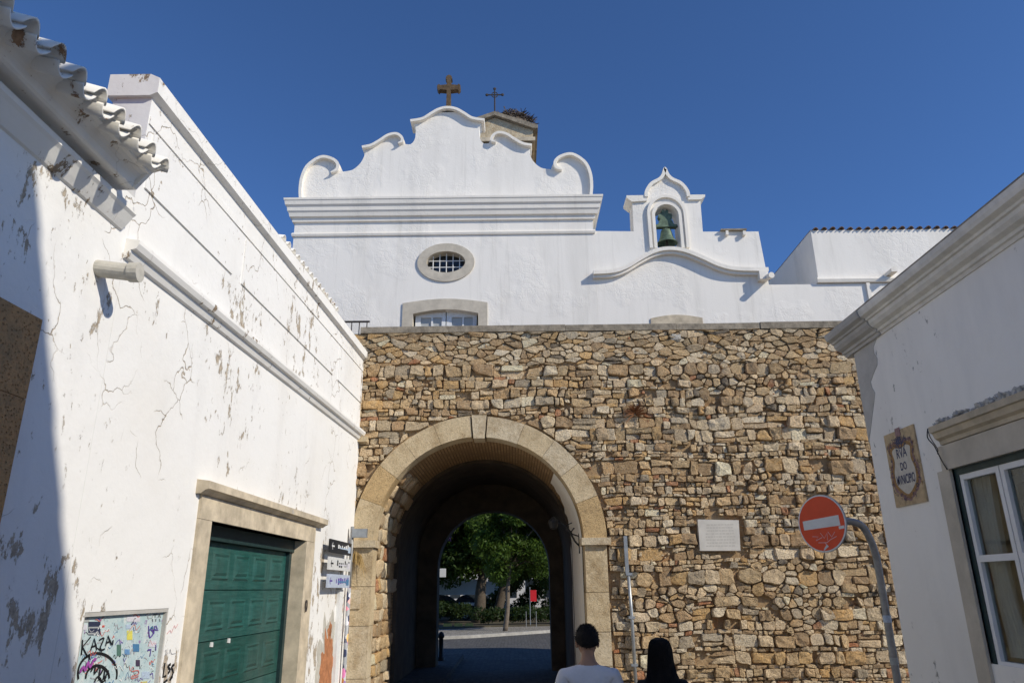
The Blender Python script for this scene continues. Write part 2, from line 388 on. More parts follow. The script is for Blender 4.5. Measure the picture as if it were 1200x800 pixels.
def smooth_line(pts, n=6, closed=False):
    out = []; m = len(pts)
    for i in range(m if closed else m - 1):
        g = lambda k: Vector(pts[k % m]) if closed else Vector(pts[min(max(k, 0), m - 1)])
        p0, p1, p2, p3 = g(i - 1), g(i), g(i + 1), g(i + 2)
        for j in range(n):
            t = j / n
            q = .5 * ((2 * p1) + (p2 - p0) * t + (2 * p0 - 5 * p1 + 4 * p2 - p3) * t * t + (3 * p1 - p0 - 3 * p2 + p3) * t ** 3)
            out.append(tuple(q))
    if not closed: out.append(tuple(pts[-1]))
    return out
def rect(a0, b0, a1, b1): return [(a0, b0), (a1, b0), (a1, b1), (a0, b1)]
def arch_loop(cx, z0, zs, r, n=24, rz=None):
    rz = rz or r
    return [(cx + r, z0), (cx + r, zs)] + [(cx + r * math.cos(math.pi * i / n), zs + rz * math.sin(math.pi * i / n)) for i in range(1, n)] + [(cx - r, zs), (cx - r, z0)]
def ellipse(cx, cz, a, b, n=32): return [(cx + a * math.cos(2 * math.pi * i / n), cz + b * math.sin(2 * math.pi * i / n)) for i in range(n)]
KL = .027
def L(y, z, w=0.): return (-2.76 - (13 - y) * KL + w, y, z)          # street wall on the left, w out of the wall
def RW(y, z, w=0.): return (2.9 - w, y, z)                            # street wall on the right
def GW(x, z, w=0.): return (x, 13 - w, z)                             # gate wall
def CH(x, z, w=0.): return (x, 15.5 - w, z)                           # church front
def text_geo(body, fn, u, v, size, w0, w1, xs=1.0, flip=1, extra=0.0):
    cu = bpy.data.curves.new('lettering', 'FONT'); cu.body = body; cu.size = 1; cu.align_x = 'CENTER'; cu.resolution_u = 3; cu.offset = extra
    ob = bpy.data.objects.new('lettering', cu); COL.objects.link(ob)
    bpy.context.view_layer.update()
    me = ob.evaluated_get(bpy.context.evaluated_depsgraph_get()).to_mesh()
    vs = [fn(u + flip * p.co.x * size * xs, v + p.co.y * size, w1) for p in me.vertices]; fs = [tuple(p.vertices) for p in me.polygons]
    bpy.data.objects.remove(ob); bpy.data.curves.remove(cu)
    return vs, fs

# ------------------------------------------------------------------ the setting: ground, road, pavements
struct(mk('ground', [(-300, -200, 0), (300, -200, 0), (300, 500, 0), (-300, 500, 0)], [(0, 1, 2, 3)], 'cobble'))
struct(mk('road', [(-80, 20.0, .004), (80, 20.0, .004), (80, 48, .004), (-80, 48, .004)], [(0, 1, 2, 3)], 'road'))
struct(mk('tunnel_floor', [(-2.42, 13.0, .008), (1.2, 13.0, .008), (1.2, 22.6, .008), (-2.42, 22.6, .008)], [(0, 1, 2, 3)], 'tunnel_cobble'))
kerb_line = [(-60, 26), (-14, 29.2), (-5.5, 31.0), (-1.9, 32.6), (0.2, 34.6), (1.6, 36.0), (8, 39.5), (60, 46)]
g = G(); g.slab(lambda a, b, c: (a, b, c), kerb_line + [(60, 200), (-60, 200)], .0, .11)
pv = struct(g.done('pavement', 'pavement'))
g = G(); g.strip(lambda a, b, c: (a, b, c), kerb_line, .13, .0, .125); struct(g.done('kerb', 'kerb'))
g = G(); g.slab(lambda a, b, c: (a, b, c), [(-60, 37), (-3.2, 38.2), (-1.2, 39.5), (60, 47), (60, 200), (-60, 200)], .1, .16); struct(g.done('park_ground', 'earth'))
for x0, x1 in ((-2.42, -1.52), ):
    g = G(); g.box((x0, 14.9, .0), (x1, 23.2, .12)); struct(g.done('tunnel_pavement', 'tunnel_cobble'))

# ------------------------------------------------------------------ gate wall
AX, AZ, AR = -.61, 2.68, 1.81          # arch centre, springing, radius
gate = thing('stone_gate_wall', 'rubble stone town wall pierced by a round arched gateway', 'wall', (AX, 13, 0))
ZT = 6.5
# mortar face: real relief grid with the arch left open
nx, nz = 285, 163; X0, X1 = -3.2, 8.2
verts = []; faces = []; idx = {}
def inhole(x, z, r): return (abs(x - AX) < r and z <= AZ) or ((x - AX) ** 2 + (z - AZ) ** 2 < r * r and z > AZ)
for j in range(nz + 1):
    for i in range(nx + 1):
        x = X0 + (X1 - X0) * i / nx; z = ZT * j / nz
        d = noise.noise(Vector((x * 2.2, z * 2.2, 5))) * .026 + noise.noise(Vector((x * 12, z * 12, 9))) * .014
        verts.append((x, 13.03 + d, z))
for j in range(nz):
    for i in range(nx):
        x = X0 + (X1 - X0) * (i + .5) / nx; z = ZT * (j + .5) / nz
        if inhole(x, z, 2.0): continue
        a = j * (nx + 1) + i; faces.append((a, a + 1, a + nx + 2, a + nx + 1))
mk('mortar', verts, faces, 'mortar', gate, True, recalc=False)
g = G(); g.box((-9, 13.09, 0), (-2.5, 20, 6.4)); g.box((1.27, 13.09, 0), (13, 20, 6.4)); g.box((-2.5, 13.09, 4.55), (1.27, 20, 6.4)); g.done('core', 'mortar', gate)
def vaultmesh(name, y0, y1, r, mat, n=28, a0=None):
    prof = arch_loop(AX, 0, AZ, r, n); v = []; f = []
    m = len(prof); ny = 6
    for k in range(ny + 1):
        for p in prof: v.append((p[0], y0 + (y1 - y0) * k / ny, p[1]))
    for k in range(ny):
        for i in range(m - 1): f.append((k * m + i, k * m + i + 1, (k + 1) * m + i + 1, (k + 1) * m + i))
    o = mk(name, v, f, mat, gate, True, recalc=False)
    uv = o.data.uv_layers.new(name='UVMap'); s = [0]
    for i in range(1, m): s.append(s[-1] + (Vector(prof[i]) - Vector(prof[i - 1])).length)
    for lp in o.data.loops:
        k, i = divmod(lp.vertex_index, m); uv.data[lp.index].uv = (y0 + (y1 - y0) * k / ny, s[i])
    return o
vaultmesh('brick_vault', 13.3, 15.6, AR + .04, 'brick')
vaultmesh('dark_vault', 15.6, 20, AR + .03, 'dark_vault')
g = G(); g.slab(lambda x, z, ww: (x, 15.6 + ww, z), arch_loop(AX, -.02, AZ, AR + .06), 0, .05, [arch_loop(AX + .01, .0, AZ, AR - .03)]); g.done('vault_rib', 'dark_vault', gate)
# rear face of the gate block, narrower arch
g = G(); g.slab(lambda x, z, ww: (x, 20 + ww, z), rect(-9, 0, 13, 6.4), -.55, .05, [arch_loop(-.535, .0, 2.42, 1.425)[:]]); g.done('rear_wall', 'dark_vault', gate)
# plaster lining on the right jamb, ragged edge
pts = []; nA = 26
prof = [(AX + AR, z * AZ / 8) for z in range(9)] + [(AX + AR * math.cos(t), AZ + AR * math.sin(t)) for t in [R(3.2 * i) for i in range(1, 14)]]
v = []; f = []; m = len(prof)
for k, p in enumerate(prof):
    e = 15.9 - (0 if k < 9 else (k - 9) * .12) + .35 * noise.noise(Vector((k * .7, 3, 1)))
    for j in range(5):
        y = 13.3 + (e - 13.3) * j / 4; v.append((p[0] - .012, y, p[1]))
for k in range(m - 1):
    for j in range(4): f.append((k * 5 + j, k * 5 + j + 1, k * 5 + 5 + j + 1, k * 5 + 5 + j))
mk('plaster_lining', v, f, 'right_plaster', gate, True)

# ---- stones
PAL = [((.55, .41, .24), 5), ((.68, .56, .39), 5), ((.48, .33, .18), 4), ((.62, .50, .35), 3), ((.60, .39, .17), 1.8), ((.38, .26, .15), 3), ((.76, .67, .52), 4), ((.42, .17, .08), .8), ((.11, .10, .095), .5), ((.44, .39, .31), 1.2)]
def pick_tint():
    t = random.uniform(0, sum(p[1] for p in PAL))
    for c, wgt in PAL:
        t -= wgt
        if t <= 0: break
    k = random.uniform(.74, 1.15); wm = random.uniform(.98, 1.05); return (min(.85, c[0] * k * wm * 1.06), min(.8, c[1] * k), min(.8, c[2] * k / wm * .91))
def stone_geo(poly, fn, h, seed, dome=.3):
    """domed block of uneven outline; poly is its outline (u,v)"""
    n = len(poly); c = Vector((sum(p[0] for p in poly) / n, sum(p[1] for p in poly) / n)); v = []; f = []
    tx, tz = random.uniform(-.35, .35), random.uniform(-.35, .35)
    size = max(max(abs(p[0] - c.x), abs(p[1] - c.y)) for p in poly)
    for sc, hh in ((1.0, -.06), (1.0, h * .55), (.93, h * .95), (.52, h * 1.0)):
        for i, p in enumerate(poly):
            q = c + (Vector(p) - c) * sc
            nn = noise.noise(Vector((q.x * 9 + seed, q.y * 9, hh * 20)))
            tilt = (tx * (q.x - c.x) + tz * (q.y - c.y)) * (hh > 0) * .35
            v.append(fn(q.x + nn * .014, q.y + nn * .012 * (hh > 0), hh + (nn * h * .45 + tilt if hh > h * .4 else 0)))
    v.append(fn(c.x, c.y, h * (1.0 + random.uniform(-.1, .15))))
    for r_ in range(3):
        for i in range(n): j = (i + 1) % n; f.append((r_ * n + i, r_ * n + j, r_ * n + n + j, r_ * n + n + i))
    f += [(3 * n + i, 3 * n + (i + 1) % n, 4 * n) for i in range(n)]
    return v, f
def cell_poly(x0, x1, z0, z1, gap):
    x0 += gap * random.uniform(.4, 1.6); x1 -= gap * random.uniform(.4, 1.6); z0 += gap * random.uniform(.3, 1.3); z1 -= gap * random.uniform(.3, 1.3)
    ww, hh = x1 - x0, z1 - z0
    if ww < .025 or hh < .02: return None
    mn = min(ww, hh); j = .13 * mn
    q = [Vector((x + random.uniform(-j, j), z + random.uniform(-j, j))) for x, z in ((x0, z0), (x1, z0), (x1, z1), (x0, z1))]
    if random.random() < .16: k = random.randrange(4); q[k] = q[k].lerp(q[(k + 2) % 4], random.uniform(.12, .26))
    out = []
    for k in range(4):
        a_, b_, pv_ = q[k], q[(k + 1) % 4], q[(k - 1) % 4]; e = random.uniform(.07, .26) * mn
        n0 = (pv_ - a_).normalized() * e; n1 = (b_ - a_).normalized() * e * random.uniform(.7, 1.5); m = random.uniform(.2, .36)
        out += [tuple(a_ + n0), tuple(a_ + (n0 + n1) * m), tuple(a_ + n1)]
        ln = (b_ - a_).length
        for t in ((.5, ) if ln < .22 else (.36, .66)):
            nr = Vector((-(b_ - a_).y, (b_ - a_).x)).normalized(); out.append(tuple(a_.lerp(b_, t) + nr * random.uniform(-.05, .05) * mn))
    return out
def warp(p):
    x, z = p; return (x + .03 * noise.noise(Vector((x * 1.1, z * 1.4, 3))), z + .055 * noise.noise(Vector((x * .75, z * .8, 8))) + .02 * noise.noise(Vector((x * 2.3, z * 2, 4))))
RO = 2.21
def fit(poly):
    """keep the stone clear of the arch ring, piers and set-in slabs; None if it lies on them"""
    n = len(poly); cx = sum(p[0] for p in poly) / n; cz = sum(p[1] for p in poly) / n
    if inhole(cx, cz, RO): return None
    if 3.10 < cx < 3.92 and 2.42 < cz < 3.06: return None
    out = []
    for x, z in poly:
        dx, dz = x - AX, z - AZ
        if z > AZ:
            d = math.hypot(dx, dz)
            if d < RO + .015: x, z = AX + dx / d * (RO + .015), AZ + dz / d * (RO + .015)
        elif abs(dx) < RO + .015: x = AX + math.copysign(RO + .015, dx)
        out.append((x, min(z, ZT - .02)))
    return out
cells = []; z = -.02
while z < 6.48:
    up = z > 5.72; kind = 'thin' if (random.random() < .52 and cells and cells[-1][5] != 'thin') else 'main'
    if up: hgt = random.uniform(.055, .13)
    elif kind == 'thin': hgt = random.uniform(.04, .08)
    else: hgt = random.choice((random.uniform(.10, .17), random.uniform(.14, .25)))
    if z < 1.2 and kind == 'main': hgt *= 1.1
    x = -2.86 + random.uniform(-.1, 0)
    while x < 7.6:
        if up: wd = random.uniform(.08, .30)
        elif kind == 'thin': wd = random.uniform(.06, .24)
        else: wd = hgt * random.choice((random.uniform(.5, .85), random.uniform(.8, 1.4), random.uniform(1.2, 2.2)))
        q = random.random()
        if kind == 'main' and not up and q < .20:
            k = random.uniform(.35, .65); cells.append((x, x + wd, z, z + hgt * k, 's', kind)); cells.append((x, x + wd, z + hgt * k, z + hgt, 's', kind))
        elif kind == 'main' and not up and q < .27 and wd > .2:
            k = random.uniform(.35, .65); cells.append((x, x + wd * k, z, z + hgt * .5, 's', kind)); cells.append((x + wd * k, x + wd, z, z + hgt * .5, 's', kind)); cells.append((x, x + wd, z + hgt * .5, z + hgt, 's', kind))
        elif q > .965: pass
        else: cells.append((x, x + wd, z, z + hgt, 'u' if up else 'm', kind))
        x += wd
    z += hgt
# seeds of a power diagram: courses kept, outlines left to the neighbours
seeds = []
for c in cells:
    if c[4] == 'u': continue
    x = (c[0] + c[1]) / 2 + random.gauss(0, .022); z = (c[2] + c[3]) / 2 + random.gauss(0, .016); x, z = warp((x, z))
    seeds.append((x, z, ((c[3] - c[2]) * .5) ** 2 * random.uniform(.8, 1.25), c[4]))
z = 5.72
for k in range(560):
    x = random.uniform(-2.86, 7.5); z = random.uniform(5.72, 6.48)
    if all((x - q[0]) ** 2 * .4 + (z - q[1]) ** 2 * 1.6 > .0032 for q in seeds[-560:]): seeds.append((x, z, .0012 * random.uniform(.5, 2), 'u'))
grid = {}
for i, q in enumerate(seeds): grid.setdefault((int(q[0] / .5), int(q[1] / .5)), []).append(i)
KX0 = .80
def power_cell(i, gap):
    x, z, wt_, kd = seeds[i]; KX = .52 if kd == 'u' else KX0; poly = [(x - .5, z - .35), (x + .5, z - .35), (x + .5, z + .35), (x - .5, z + .35)]
    gx, gz = int(x / .5), int(z / .5)
    for a in (-1, 0, 1):
        for b in (-1, 0, 1):
            for j in grid.get((gx + a, gz + b), ()):
                if j == i: continue
                x2, z2, w2, _ = seeds[j]; dx, dz = (x2 - x) * KX * KX, (z2 - z)
                d2 = (x2 - x) ** 2 * KX * KX + dz * dz
                if d2 < 1e-6: continue
                # keep points p with (p-c).d <= (d2 + w1 - w2)/2
                lim = (d2 + wt_ - w2) / 2 - gap * math.hypot(dx, dz); out = []; n = len(poly)
                for k in range(n):
                    p, q = poly[k], poly[(k + 1) % n]; sp_ = (p[0] - x) * dx + (p[1] - z) * dz - lim; sq = (q[0] - x) * dx + (q[1] - z) * dz - lim
                    if sp_ <= 0: out.append(p)
                    if sp_ * sq < 0: t = sp_ / (sp_ - sq); out.append((p[0] + (q[0] - p[0]) * t, p[1] + (q[1] - p[1]) * t))
                poly = out
                if len(poly) < 3: return None
    return poly
def area(p): return abs(sum(p[i][0] * p[(i + 1) % len(p)][1] - p[(i + 1) % len(p)][0] * p[i][1] for i in range(len(p)))) / 2
def round_poly(p):
    out = []; n = len(p)
    for i in range(n):
        a_, b_ = Vector(p[i]), Vector(p[(i + 1) % n])
        if (b_ - a_).length < .012: out.append(tuple((a_ + b_) / 2)); continue
        t = random.uniform(.12, .26); j = (b_ - a_).length * .05
        out += [tuple(a_.lerp(b_, t)), tuple(a_.lerp(b_, .5) + Vector((random.uniform(-j, j), random.uniform(-j, j)))), tuple(a_.lerp(b_, 1 - t))] if (b_ - a_).length > .07 else [tuple(a_.lerp(b_, t)), tuple(a_.lerp(b_, 1 - t))]
    return out
def chaos(x, z): return noise.noise(Vector((x * .55, z * .8, 21))) + .25 * noise.noise(Vector((x * 2, z * 2, 2))) > .27
stones = []
for c in cells:
    cx, cz = (c[0] + c[1]) / 2, (c[2] + c[3]) / 2
    if c[4] == 'u' or chaos(cx, cz): continue
    p = cell_poly(c[0], c[1], c[2], c[3], .006)
    if not p: continue
    p = fit([warp(q) for q in p])
    if not p: continue
    h = random.uniform(.025, .09) if c[4] == 'm' else random.uniform(.012, .06)
    if c[5] == 'thin': h *= .7
    if random.random() < .12: h *= .35
    stones.append(((c[1] - c[0]) * (c[3] - c[2]) if c[1] < 6.7 else 0, p, h))
for i, sd in enumerate(seeds):
    if sd[3] != 'u' and not chaos(sd[0], sd[1]): continue
    if sd[3] != 'u' and random.random() < .02: continue
    p = power_cell(i, random.choice((.004, .006, .009, .014)) if sd[3] != 'u' else random.uniform(.003, .010))
    if not p or area(p) < .0009: continue
    ar = area(p); p = fit(round_poly(p))
    if not p or len(p) < 5: continue
    h = random.uniform(.028, .085) if sd[3] == 'm' else random.uniform(.012, .055)
    if sd[3] == 'u': h = random.uniform(.008, .05)
    if random.random() < .12: h *= .35
    stones.append((ar if max(q[0] for q in p) < 6.7 else 0, p, h))
stones.sort(key=lambda s_: -s_[0])
stones = stones
def tint_attr(me, cols):
    a = me.color_attributes.new('tint', 'FLOAT_COLOR', 'POINT')
    for i, c in enumerate(cols): a.data[i].color = (*c, 1)
stuff_v, stuff_f, stuff_c = [], [], []
def add_stuff(v, f, c):
    n = len(stuff_v); stuff_v.extend(v); stuff_f.extend(tuple(i + n for i in q) for q in f); stuff_c.extend([c] * len(v))
for k, (ar, p, h) in enumerate(stones):
    tn = pick_tint()
    while ar > .022 and (tn[0] > 2.0 * tn[1] or max(tn) < .16): tn = pick_tint()
    cz_ = sum(q[1] for q in p) / len(p)
    if cz_ > 6.2: tn = tuple(x * .8 for x in tn)
    v, f = stone_geo(p, GW, h, k * 3.1)
    if k < 296:
        o = mk('stone', v, f, 'stone', gate, False, recalc=False); tint_attr(o.data, [tn] * len(v))
    else: add_stuff(v, f, tn)
# small chips wedged in the joints
for k in range(3600):
    x = random.uniform(-2.85, 7.4); z = random.uniform(0, 6.45); s = random.uniform(.012, .04); s2 = s * random.uniform(.5, 1.1)
    poly = [(x + s * math.cos(t) * random.uniform(.75, 1.2), z + s2 * math.sin(t) * random.uniform(.75, 1.2)) for t in [2 * math.pi * i / 6 for i in range(6)]]
    if inhole(x, z, RO + .05) or (3.08 < x < 3.94 and 2.4 < z < 3.08): continue
    h = random.uniform(.0, .03); v = [GW(*q, -.03) for q in poly] + [GW(AXx * .8 + x * .2, AZz * .8 + z * .2, h) for AXx, AZz in poly] + [GW(x, z, h * 1.2)]
    f = [(i, (i + 1) % 6, (i + 1) % 6 + 6, i + 6) for i in range(6)] + [(6 + i, 6 + (i + 1) % 6, 12) for i in range(6)]
    add_stuff(v, f, pick_tint())
o = mk('small_stones', stuff_v, stuff_f, 'stone', gate, False, recalc=False); tint_attr(o.data, stuff_c); o['kind'] = 'stuff'
# special set-in stones
v, f = stone_geo(rect(2.99, 6.29, 3.17, 6.40), GW, .05, 4); o = mk('stone', v, f, 'stone', gate, False, recalc=False); tint_attr(o.data, [(.74, .71, .63)] * len(v))
# jamb stones on the sunlit left cheek of the gateway
JL = lambda y, z, ww: (AX - AR - .04 + ww, y, z)
z = .1
while z < 3.9:
    hgt = random.uniform(.17, .3); y = 13.36
    while y < 15.2:
        wd = random.uniform(.22, .5); p = cell_poly(y, y + wd, z, z + hgt, .012)
        if p:
            cz_ = z + hgt / 2
            def JF(yy, zz, ww):
                if zz <= AZ: return (AX - AR - .04 + ww, yy, zz)
                t = min((zz - AZ) / (AR + .04), .98); return (AX - (AR + .04) * math.sqrt(1 - t * t) + ww, yy, zz - ww * t)
            v, f = stone_geo(p, JF, random.uniform(.03, .07), z * 7); o = mk('jamb_stone', v, f, 'stone', gate, True); tint_attr(o.data, [pick_tint()] * len(v))
        y += wd
    z += hgt
# voussoirs
ang = [0, 20, 37, 52, 68, 86, 94, 112, 128, 143, 160, 180]
vm = ['limestone_ochre', 'limestone', 'limestone_grey', 'limestone', 'limestone_grey', None, 'limestone', 'limestone', 'limestone', 'limestone_ochre', 'limestone']
for i in range(len(ang) - 1):
    if vm[i] is None: continue
    a0, a1 = R(ang[i]) + .0014, R(ang[i + 1]) - .0014; n = 8
    ro = 2.19 + random.uniform(-.02, .02)
    ri = AR + random.uniform(-.006, .006)
    p = [(AX + ri * math.cos(a0 + (a1 - a0) * k / n), AZ + ri * math.sin(a0 + (a1 - a0) * k / n)) for k in range(n + 1)]
    p += [(AX + ro * math.cos(a1 + (a0 - a1) * k / n), AZ + ro * math.sin(a1 + (a0 - a1) * k / n)) for k in range(n + 1)]
    g = G(); g.slab(GW, p, -.34, .055 + random.uniform(-.008, .008)); g.done('voussoir', vm[i], gate)
g = G(); g.slab(GW, [(AX - .10, 4.46), (AX + .10, 4.46), (AX + .135, 4.885), (AX - .135, 4.885)], -.34, .075); g.done('keystone', 'limestone_grey', gate)
# piers and imposts
for sx in (-1, 1):
    z = 0; hs = [.55, .8, .62, .68] if sx < 0 else [.7, .52, .62, .81]
    for k, hgt in enumerate(hs):
        z1 = min(z + hgt, 2.60); i0 = AX + sx * (AR + random.uniform(-.006, .006)); o0 = AX + sx * (2.19 if sx > 0 else 2.17)
        g = G(); g.slab(GW, rect(min(i0, o0), z + .004, max(i0, o0), z1 - .004), -.34, .05 + random.uniform(-.008, .008)); g.done('pier_block', random.choice(('limestone', 'limestone', 'limestone_grey')) if k < 3 else 'limestone', gate); z = z1
    i0, o0 = AX + sx * (AR - .05), AX + sx * 2.26
    g = G(); g.slab(GW, rect(min(i0, o0), 2.60, max(i0, o0), 2.72), -.36, .12); g.done('impost', 'limestone_grey', gate)
# coping in lengths
x = -2.86; k = 0
while x < 9:
    x1 = min(x + random.uniform(1.3, 2.2), 9); e = random.uniform(-.012, .012)
    g = G(); g.slab(GW, [(x + .003, ZT - .005), (x1 - .003, ZT - .005 + e * .3), (x1 - .003, 6.625 + e), (x + .003, 6.62 + e)], -.35, .035 + e); g.done('coping_slab', 'coping', gate); x = x1
g = G(); g.slab(GW, rect(-2.86, 4.41, -2.60, 4.50), -.05, .16); g.done('corbel', 'limestone', gate)
g = G(); g.slab(GW, rect(-2.80, 1.62, -2.58, 1.92), 0, .075); g.done('blank_tablet', 'limestone_grey', gate)

# marble plaque
pl = thing('marble_plaque', 'rectangular pale marble plaque with faint engraved lines on the stone wall', 'plaque', (3.5, 12.93, 2.48))
g = G(); g.slab(GW, [(3.16, 2.485), (3.845, 2.48), (3.87, 2.985), (3.165, 3.005)], .0, .085); g.done('slab', 'marble', pl)
g = G()
for r_ in range(8):
    u = 3.26 + random.uniform(0, .05)
    while u < 3.76:
        wd = random.uniform(.02, .06); g.slab(GW, rect(u, 2.555 + r_ * .05, min(u + wd, 3.78), 2.57 + r_ * .05), .0855, .0865); u += wd + .014
g.done('engraved_lines', 'marble_cut', pl)['kind'] = 'stuff'

# ------------------------------------------------------------------ church
church = thing('church', 'white church front with scrolled gable, cornice and oval window above the gate', 'church', (-1.55, 15.5, 6.4))
def arch_seg(x0, x1, z0, zs, rise, n=10): return [(x0, z0), (x1, z0), (x1, zs)] + [(x1 + (x0 - x1) * i / n, zs + rise * math.sin(math.pi * i / n)) for i in range(1, n)] + [(x0, zs)]
oval_o = ellipse(-1.515, 9.10, .56, .33); win_o = arch_seg(-2.26, -.76, 6.5, 7.83, .10)
g = G(); g.slab(CH, rect(-5.12, 6.38, 1.95, 10.72), -.4, 0, [oval_o[::-1], win_o]); g.box((-5.12, 15.9, 6.3), (1.95, 19.9, 10.4)); g.done('wall', 'church', church)
# gable
half = [(3.46, 10.70), (3.52, 11.05), (3.51, 11.40), (3.40, 11.74), (3.08, 11.97), (2.78, 11.92), (2.62, 11.76), (2.54, 11.57)]
half2 = [(2.54, 11.57), (2.30, 11.62), (2.12, 11.80), (2.03, 12.02), (2.04, 12.13)]
half3 = [(2.06, 12.24), (1.85, 12.28), (1.66, 12.42), (1.46, 12.57), (1.26, 12.61), (1.10, 12.50), (1.03, 12.33)]
half4 = [(1.03, 12.33), (.90, 12.33), (.81, 12.46), (.79, 12.66), (.80, 12.84)]
half5 = [(.88, 12.96), (.62, 13.03), (.42, 13.17), (.22, 13.30), (0, 13.345)]
CX = -1.545
hs_ = [smooth_line(q, 5) for q in (half, half2, half3, half4, half5)]
right = [(CX + x, z) for q in hs_ for x, z in q]; left = [(CX - x, z) for x, z in right and [p for q in hs_ for p in q]][::-1]
outline = right + left[1:]
clean = [outline[0]]
for p in outline[1:]:
    if (Vector(p) - Vector(clean[-1])).length > 1e-4: clean.append(p)
gb = G(); gb.slab(CH, clean, -.38, -.02); gable = gb.done('gable', 'church', church)
def rim(pts, hw):
    for s in (1, -1):
        q = smooth_line([(CX + s * x, z) for x, z in pts], 6); n = len(q)
        h = [hw * min(1, (n - 1 - i) / 7 + .25) for i in range(n)]
        g = G(); g.strip(CH, q, h, -.40, .09); g.done('scroll_moulding', 'church_trim', gable)
rim([(3.46, 10.71), (3.50, 11.05), (3.48, 11.40), (3.36, 11.71), (3.07, 11.93), (2.80, 11.88), (2.65, 11.74), (2.66, 11.58), (2.80, 11.50)], .036)
rim([(2.08, 12.20), (1.86, 12.25), (1.66, 12.38), (1.46, 12.53), (1.26, 12.57), (1.13, 12.48), (1.10, 12.36), (1.20, 12.30)], .033)
g = G(); q = smooth_line([(CX + x, z) for x, z in [(-.92, 12.94), (-.62, 13.0), (-.42, 13.14), (-.22, 13.27), (0, 13.32), (.22, 13.27), (.42, 13.14), (.62, 13.0), (.92, 12.94)]], 6)
g.strip(CH, q, .034, -.42, .09); g.done('crest_moulding', 'church_trim', gable)
# cornices with returns
def wrap_cornice(name, prof, x0, x1, yb, parent, mat, ret=4.0):
    n = len(prof); v = []; f = []
    for (px, py, sx, sy) in ((x0, yb + ret, -1, 0), (x0, yb, -1, -1), (x1, yb, 1, -1), (x1, yb + ret, 1, 0)):
        v += [(px + sx * w_, py + sy * w_, z_) for w_, z_ in prof]
    for k in range(3):
        for i in range(n): j = (i + 1) % n; f.append((k * n + i, k * n + j, (k + 1) * n + j, (k + 1) * n + i))
    return mk(name, v, f, mat, parent)
wrap_cornice('cornice', [(-.02, 10.16), (.05, 10.18), (.06, 10.27), (.11, 10.29), (.13, 10.38), (.16, 10.42), (.17, 10.52), (.21, 10.56), (.225, 10.66), (.24, 10.67), (.245, 10.72), (-.02, 10.76)], -5.12, 1.95, 15.5, church, 'church_trim')
wrap_cornice('string_course', [(-.02, 9.80), (.035, 9.81), (.05, 9.86), (.035, 9.90), (-.02, 9.91)], -5.12, 1.95, 15.5, church, 'church_trim')
# oval window
ow = G().slab(CH, ellipse(-1.515, 9.10, .665, .485), -.25, .035, [ellipse(-1.515, 9.11, .45, .27)[::-1]]).done('oval_window_surround', 'dressed', church)
G().slab(CH, ellipse(-1.515, 9.11, .46, .28), -.24, -.22).done('glass', 'dark_glass', ow)
for k in range(5):
    x = -1.515 + (k - 2) * .155; hh = .27 * math.sqrt(max(.05, 1 - ((x + 1.515) / .45) ** 2)); G().tube([CH(x, 9.11 - hh, -.10), CH(x, 9.11 + hh, -.10)], .011, 6).done('grille_bar', 'white_paint', ow)
for zz in (9.03, 9.19): G().tube([CH(-1.515 - .42, zz, -.10), CH(-1.515 + .42, zz, -.10)], .011, 6).done('grille_bar', 'white_paint', ow)
# french window
fw = G().slab(CH, arch_seg(-2.48, -.55, 6.42, 8.09, .10), -.28, .03, [arch_seg(-2.24, -.76, 6.5, 7.83, .10)]).done('window_surround', 'dressed', church)
for s in (-1, 1):
    a = -1.5 + (0.01 if s > 0 else -.70); G().slab(CH, rect(a, 6.5, a + .69, 7.93), -.2, -.14, [rect(a + .12, 6.6, a + .36, 7.80), rect(a + .40, 6.6, a + .60, 7.80)]).done('window_leaf', 'white_paint', fw)
    G().slab(CH, rect(a + .02, 6.5, a + .67, 7.88), -.19, -.175).done('pane', 'blue_glass', fw)
# stone cross on the gable
cr = thing('stone_cross', 'weathered brown stone cross on the crest of the scrolled gable', 'cross', (CX, 15.68, 13.33))
CC = lambda x, z, ww: (CX + (x * .72 if abs(x) < .2 else x * .93), 15.68 - ww, z - (.02 if .2 < abs(x) and z > 14.07 else 0) + (.02 if .2 < abs(x) and z < 14.07 else 0))
g = G(); g.slab(CC, [(-.085, 13.3), (.085, 13.3), (.07, 13.98), (.24, 13.98), (.27, 13.94), (.32, 14.0), (.32, 14.14), (.27, 14.19), (.24, 14.15), (.075, 14.15), (.075, 14.30), (.12, 14.33), (.09, 14.41), (0, 14.45), (-.09, 14.41), (-.12, 14.33), (-.075, 14.30), (-.075, 14.15), (-.24, 14.15), (-.27, 14.19), (-.32, 14.14), (-.32, 14.0), (-.27, 13.94), (-.24, 13.98), (-.07, 13.98)], -.08, .08); g.done('cross_body', 'cross', cr)
g = G(); g.box((CX - .16, 15.52, 13.25), (CX + .16, 15.84, 13.36)); g.done('cross_foot', 'cross', cr)

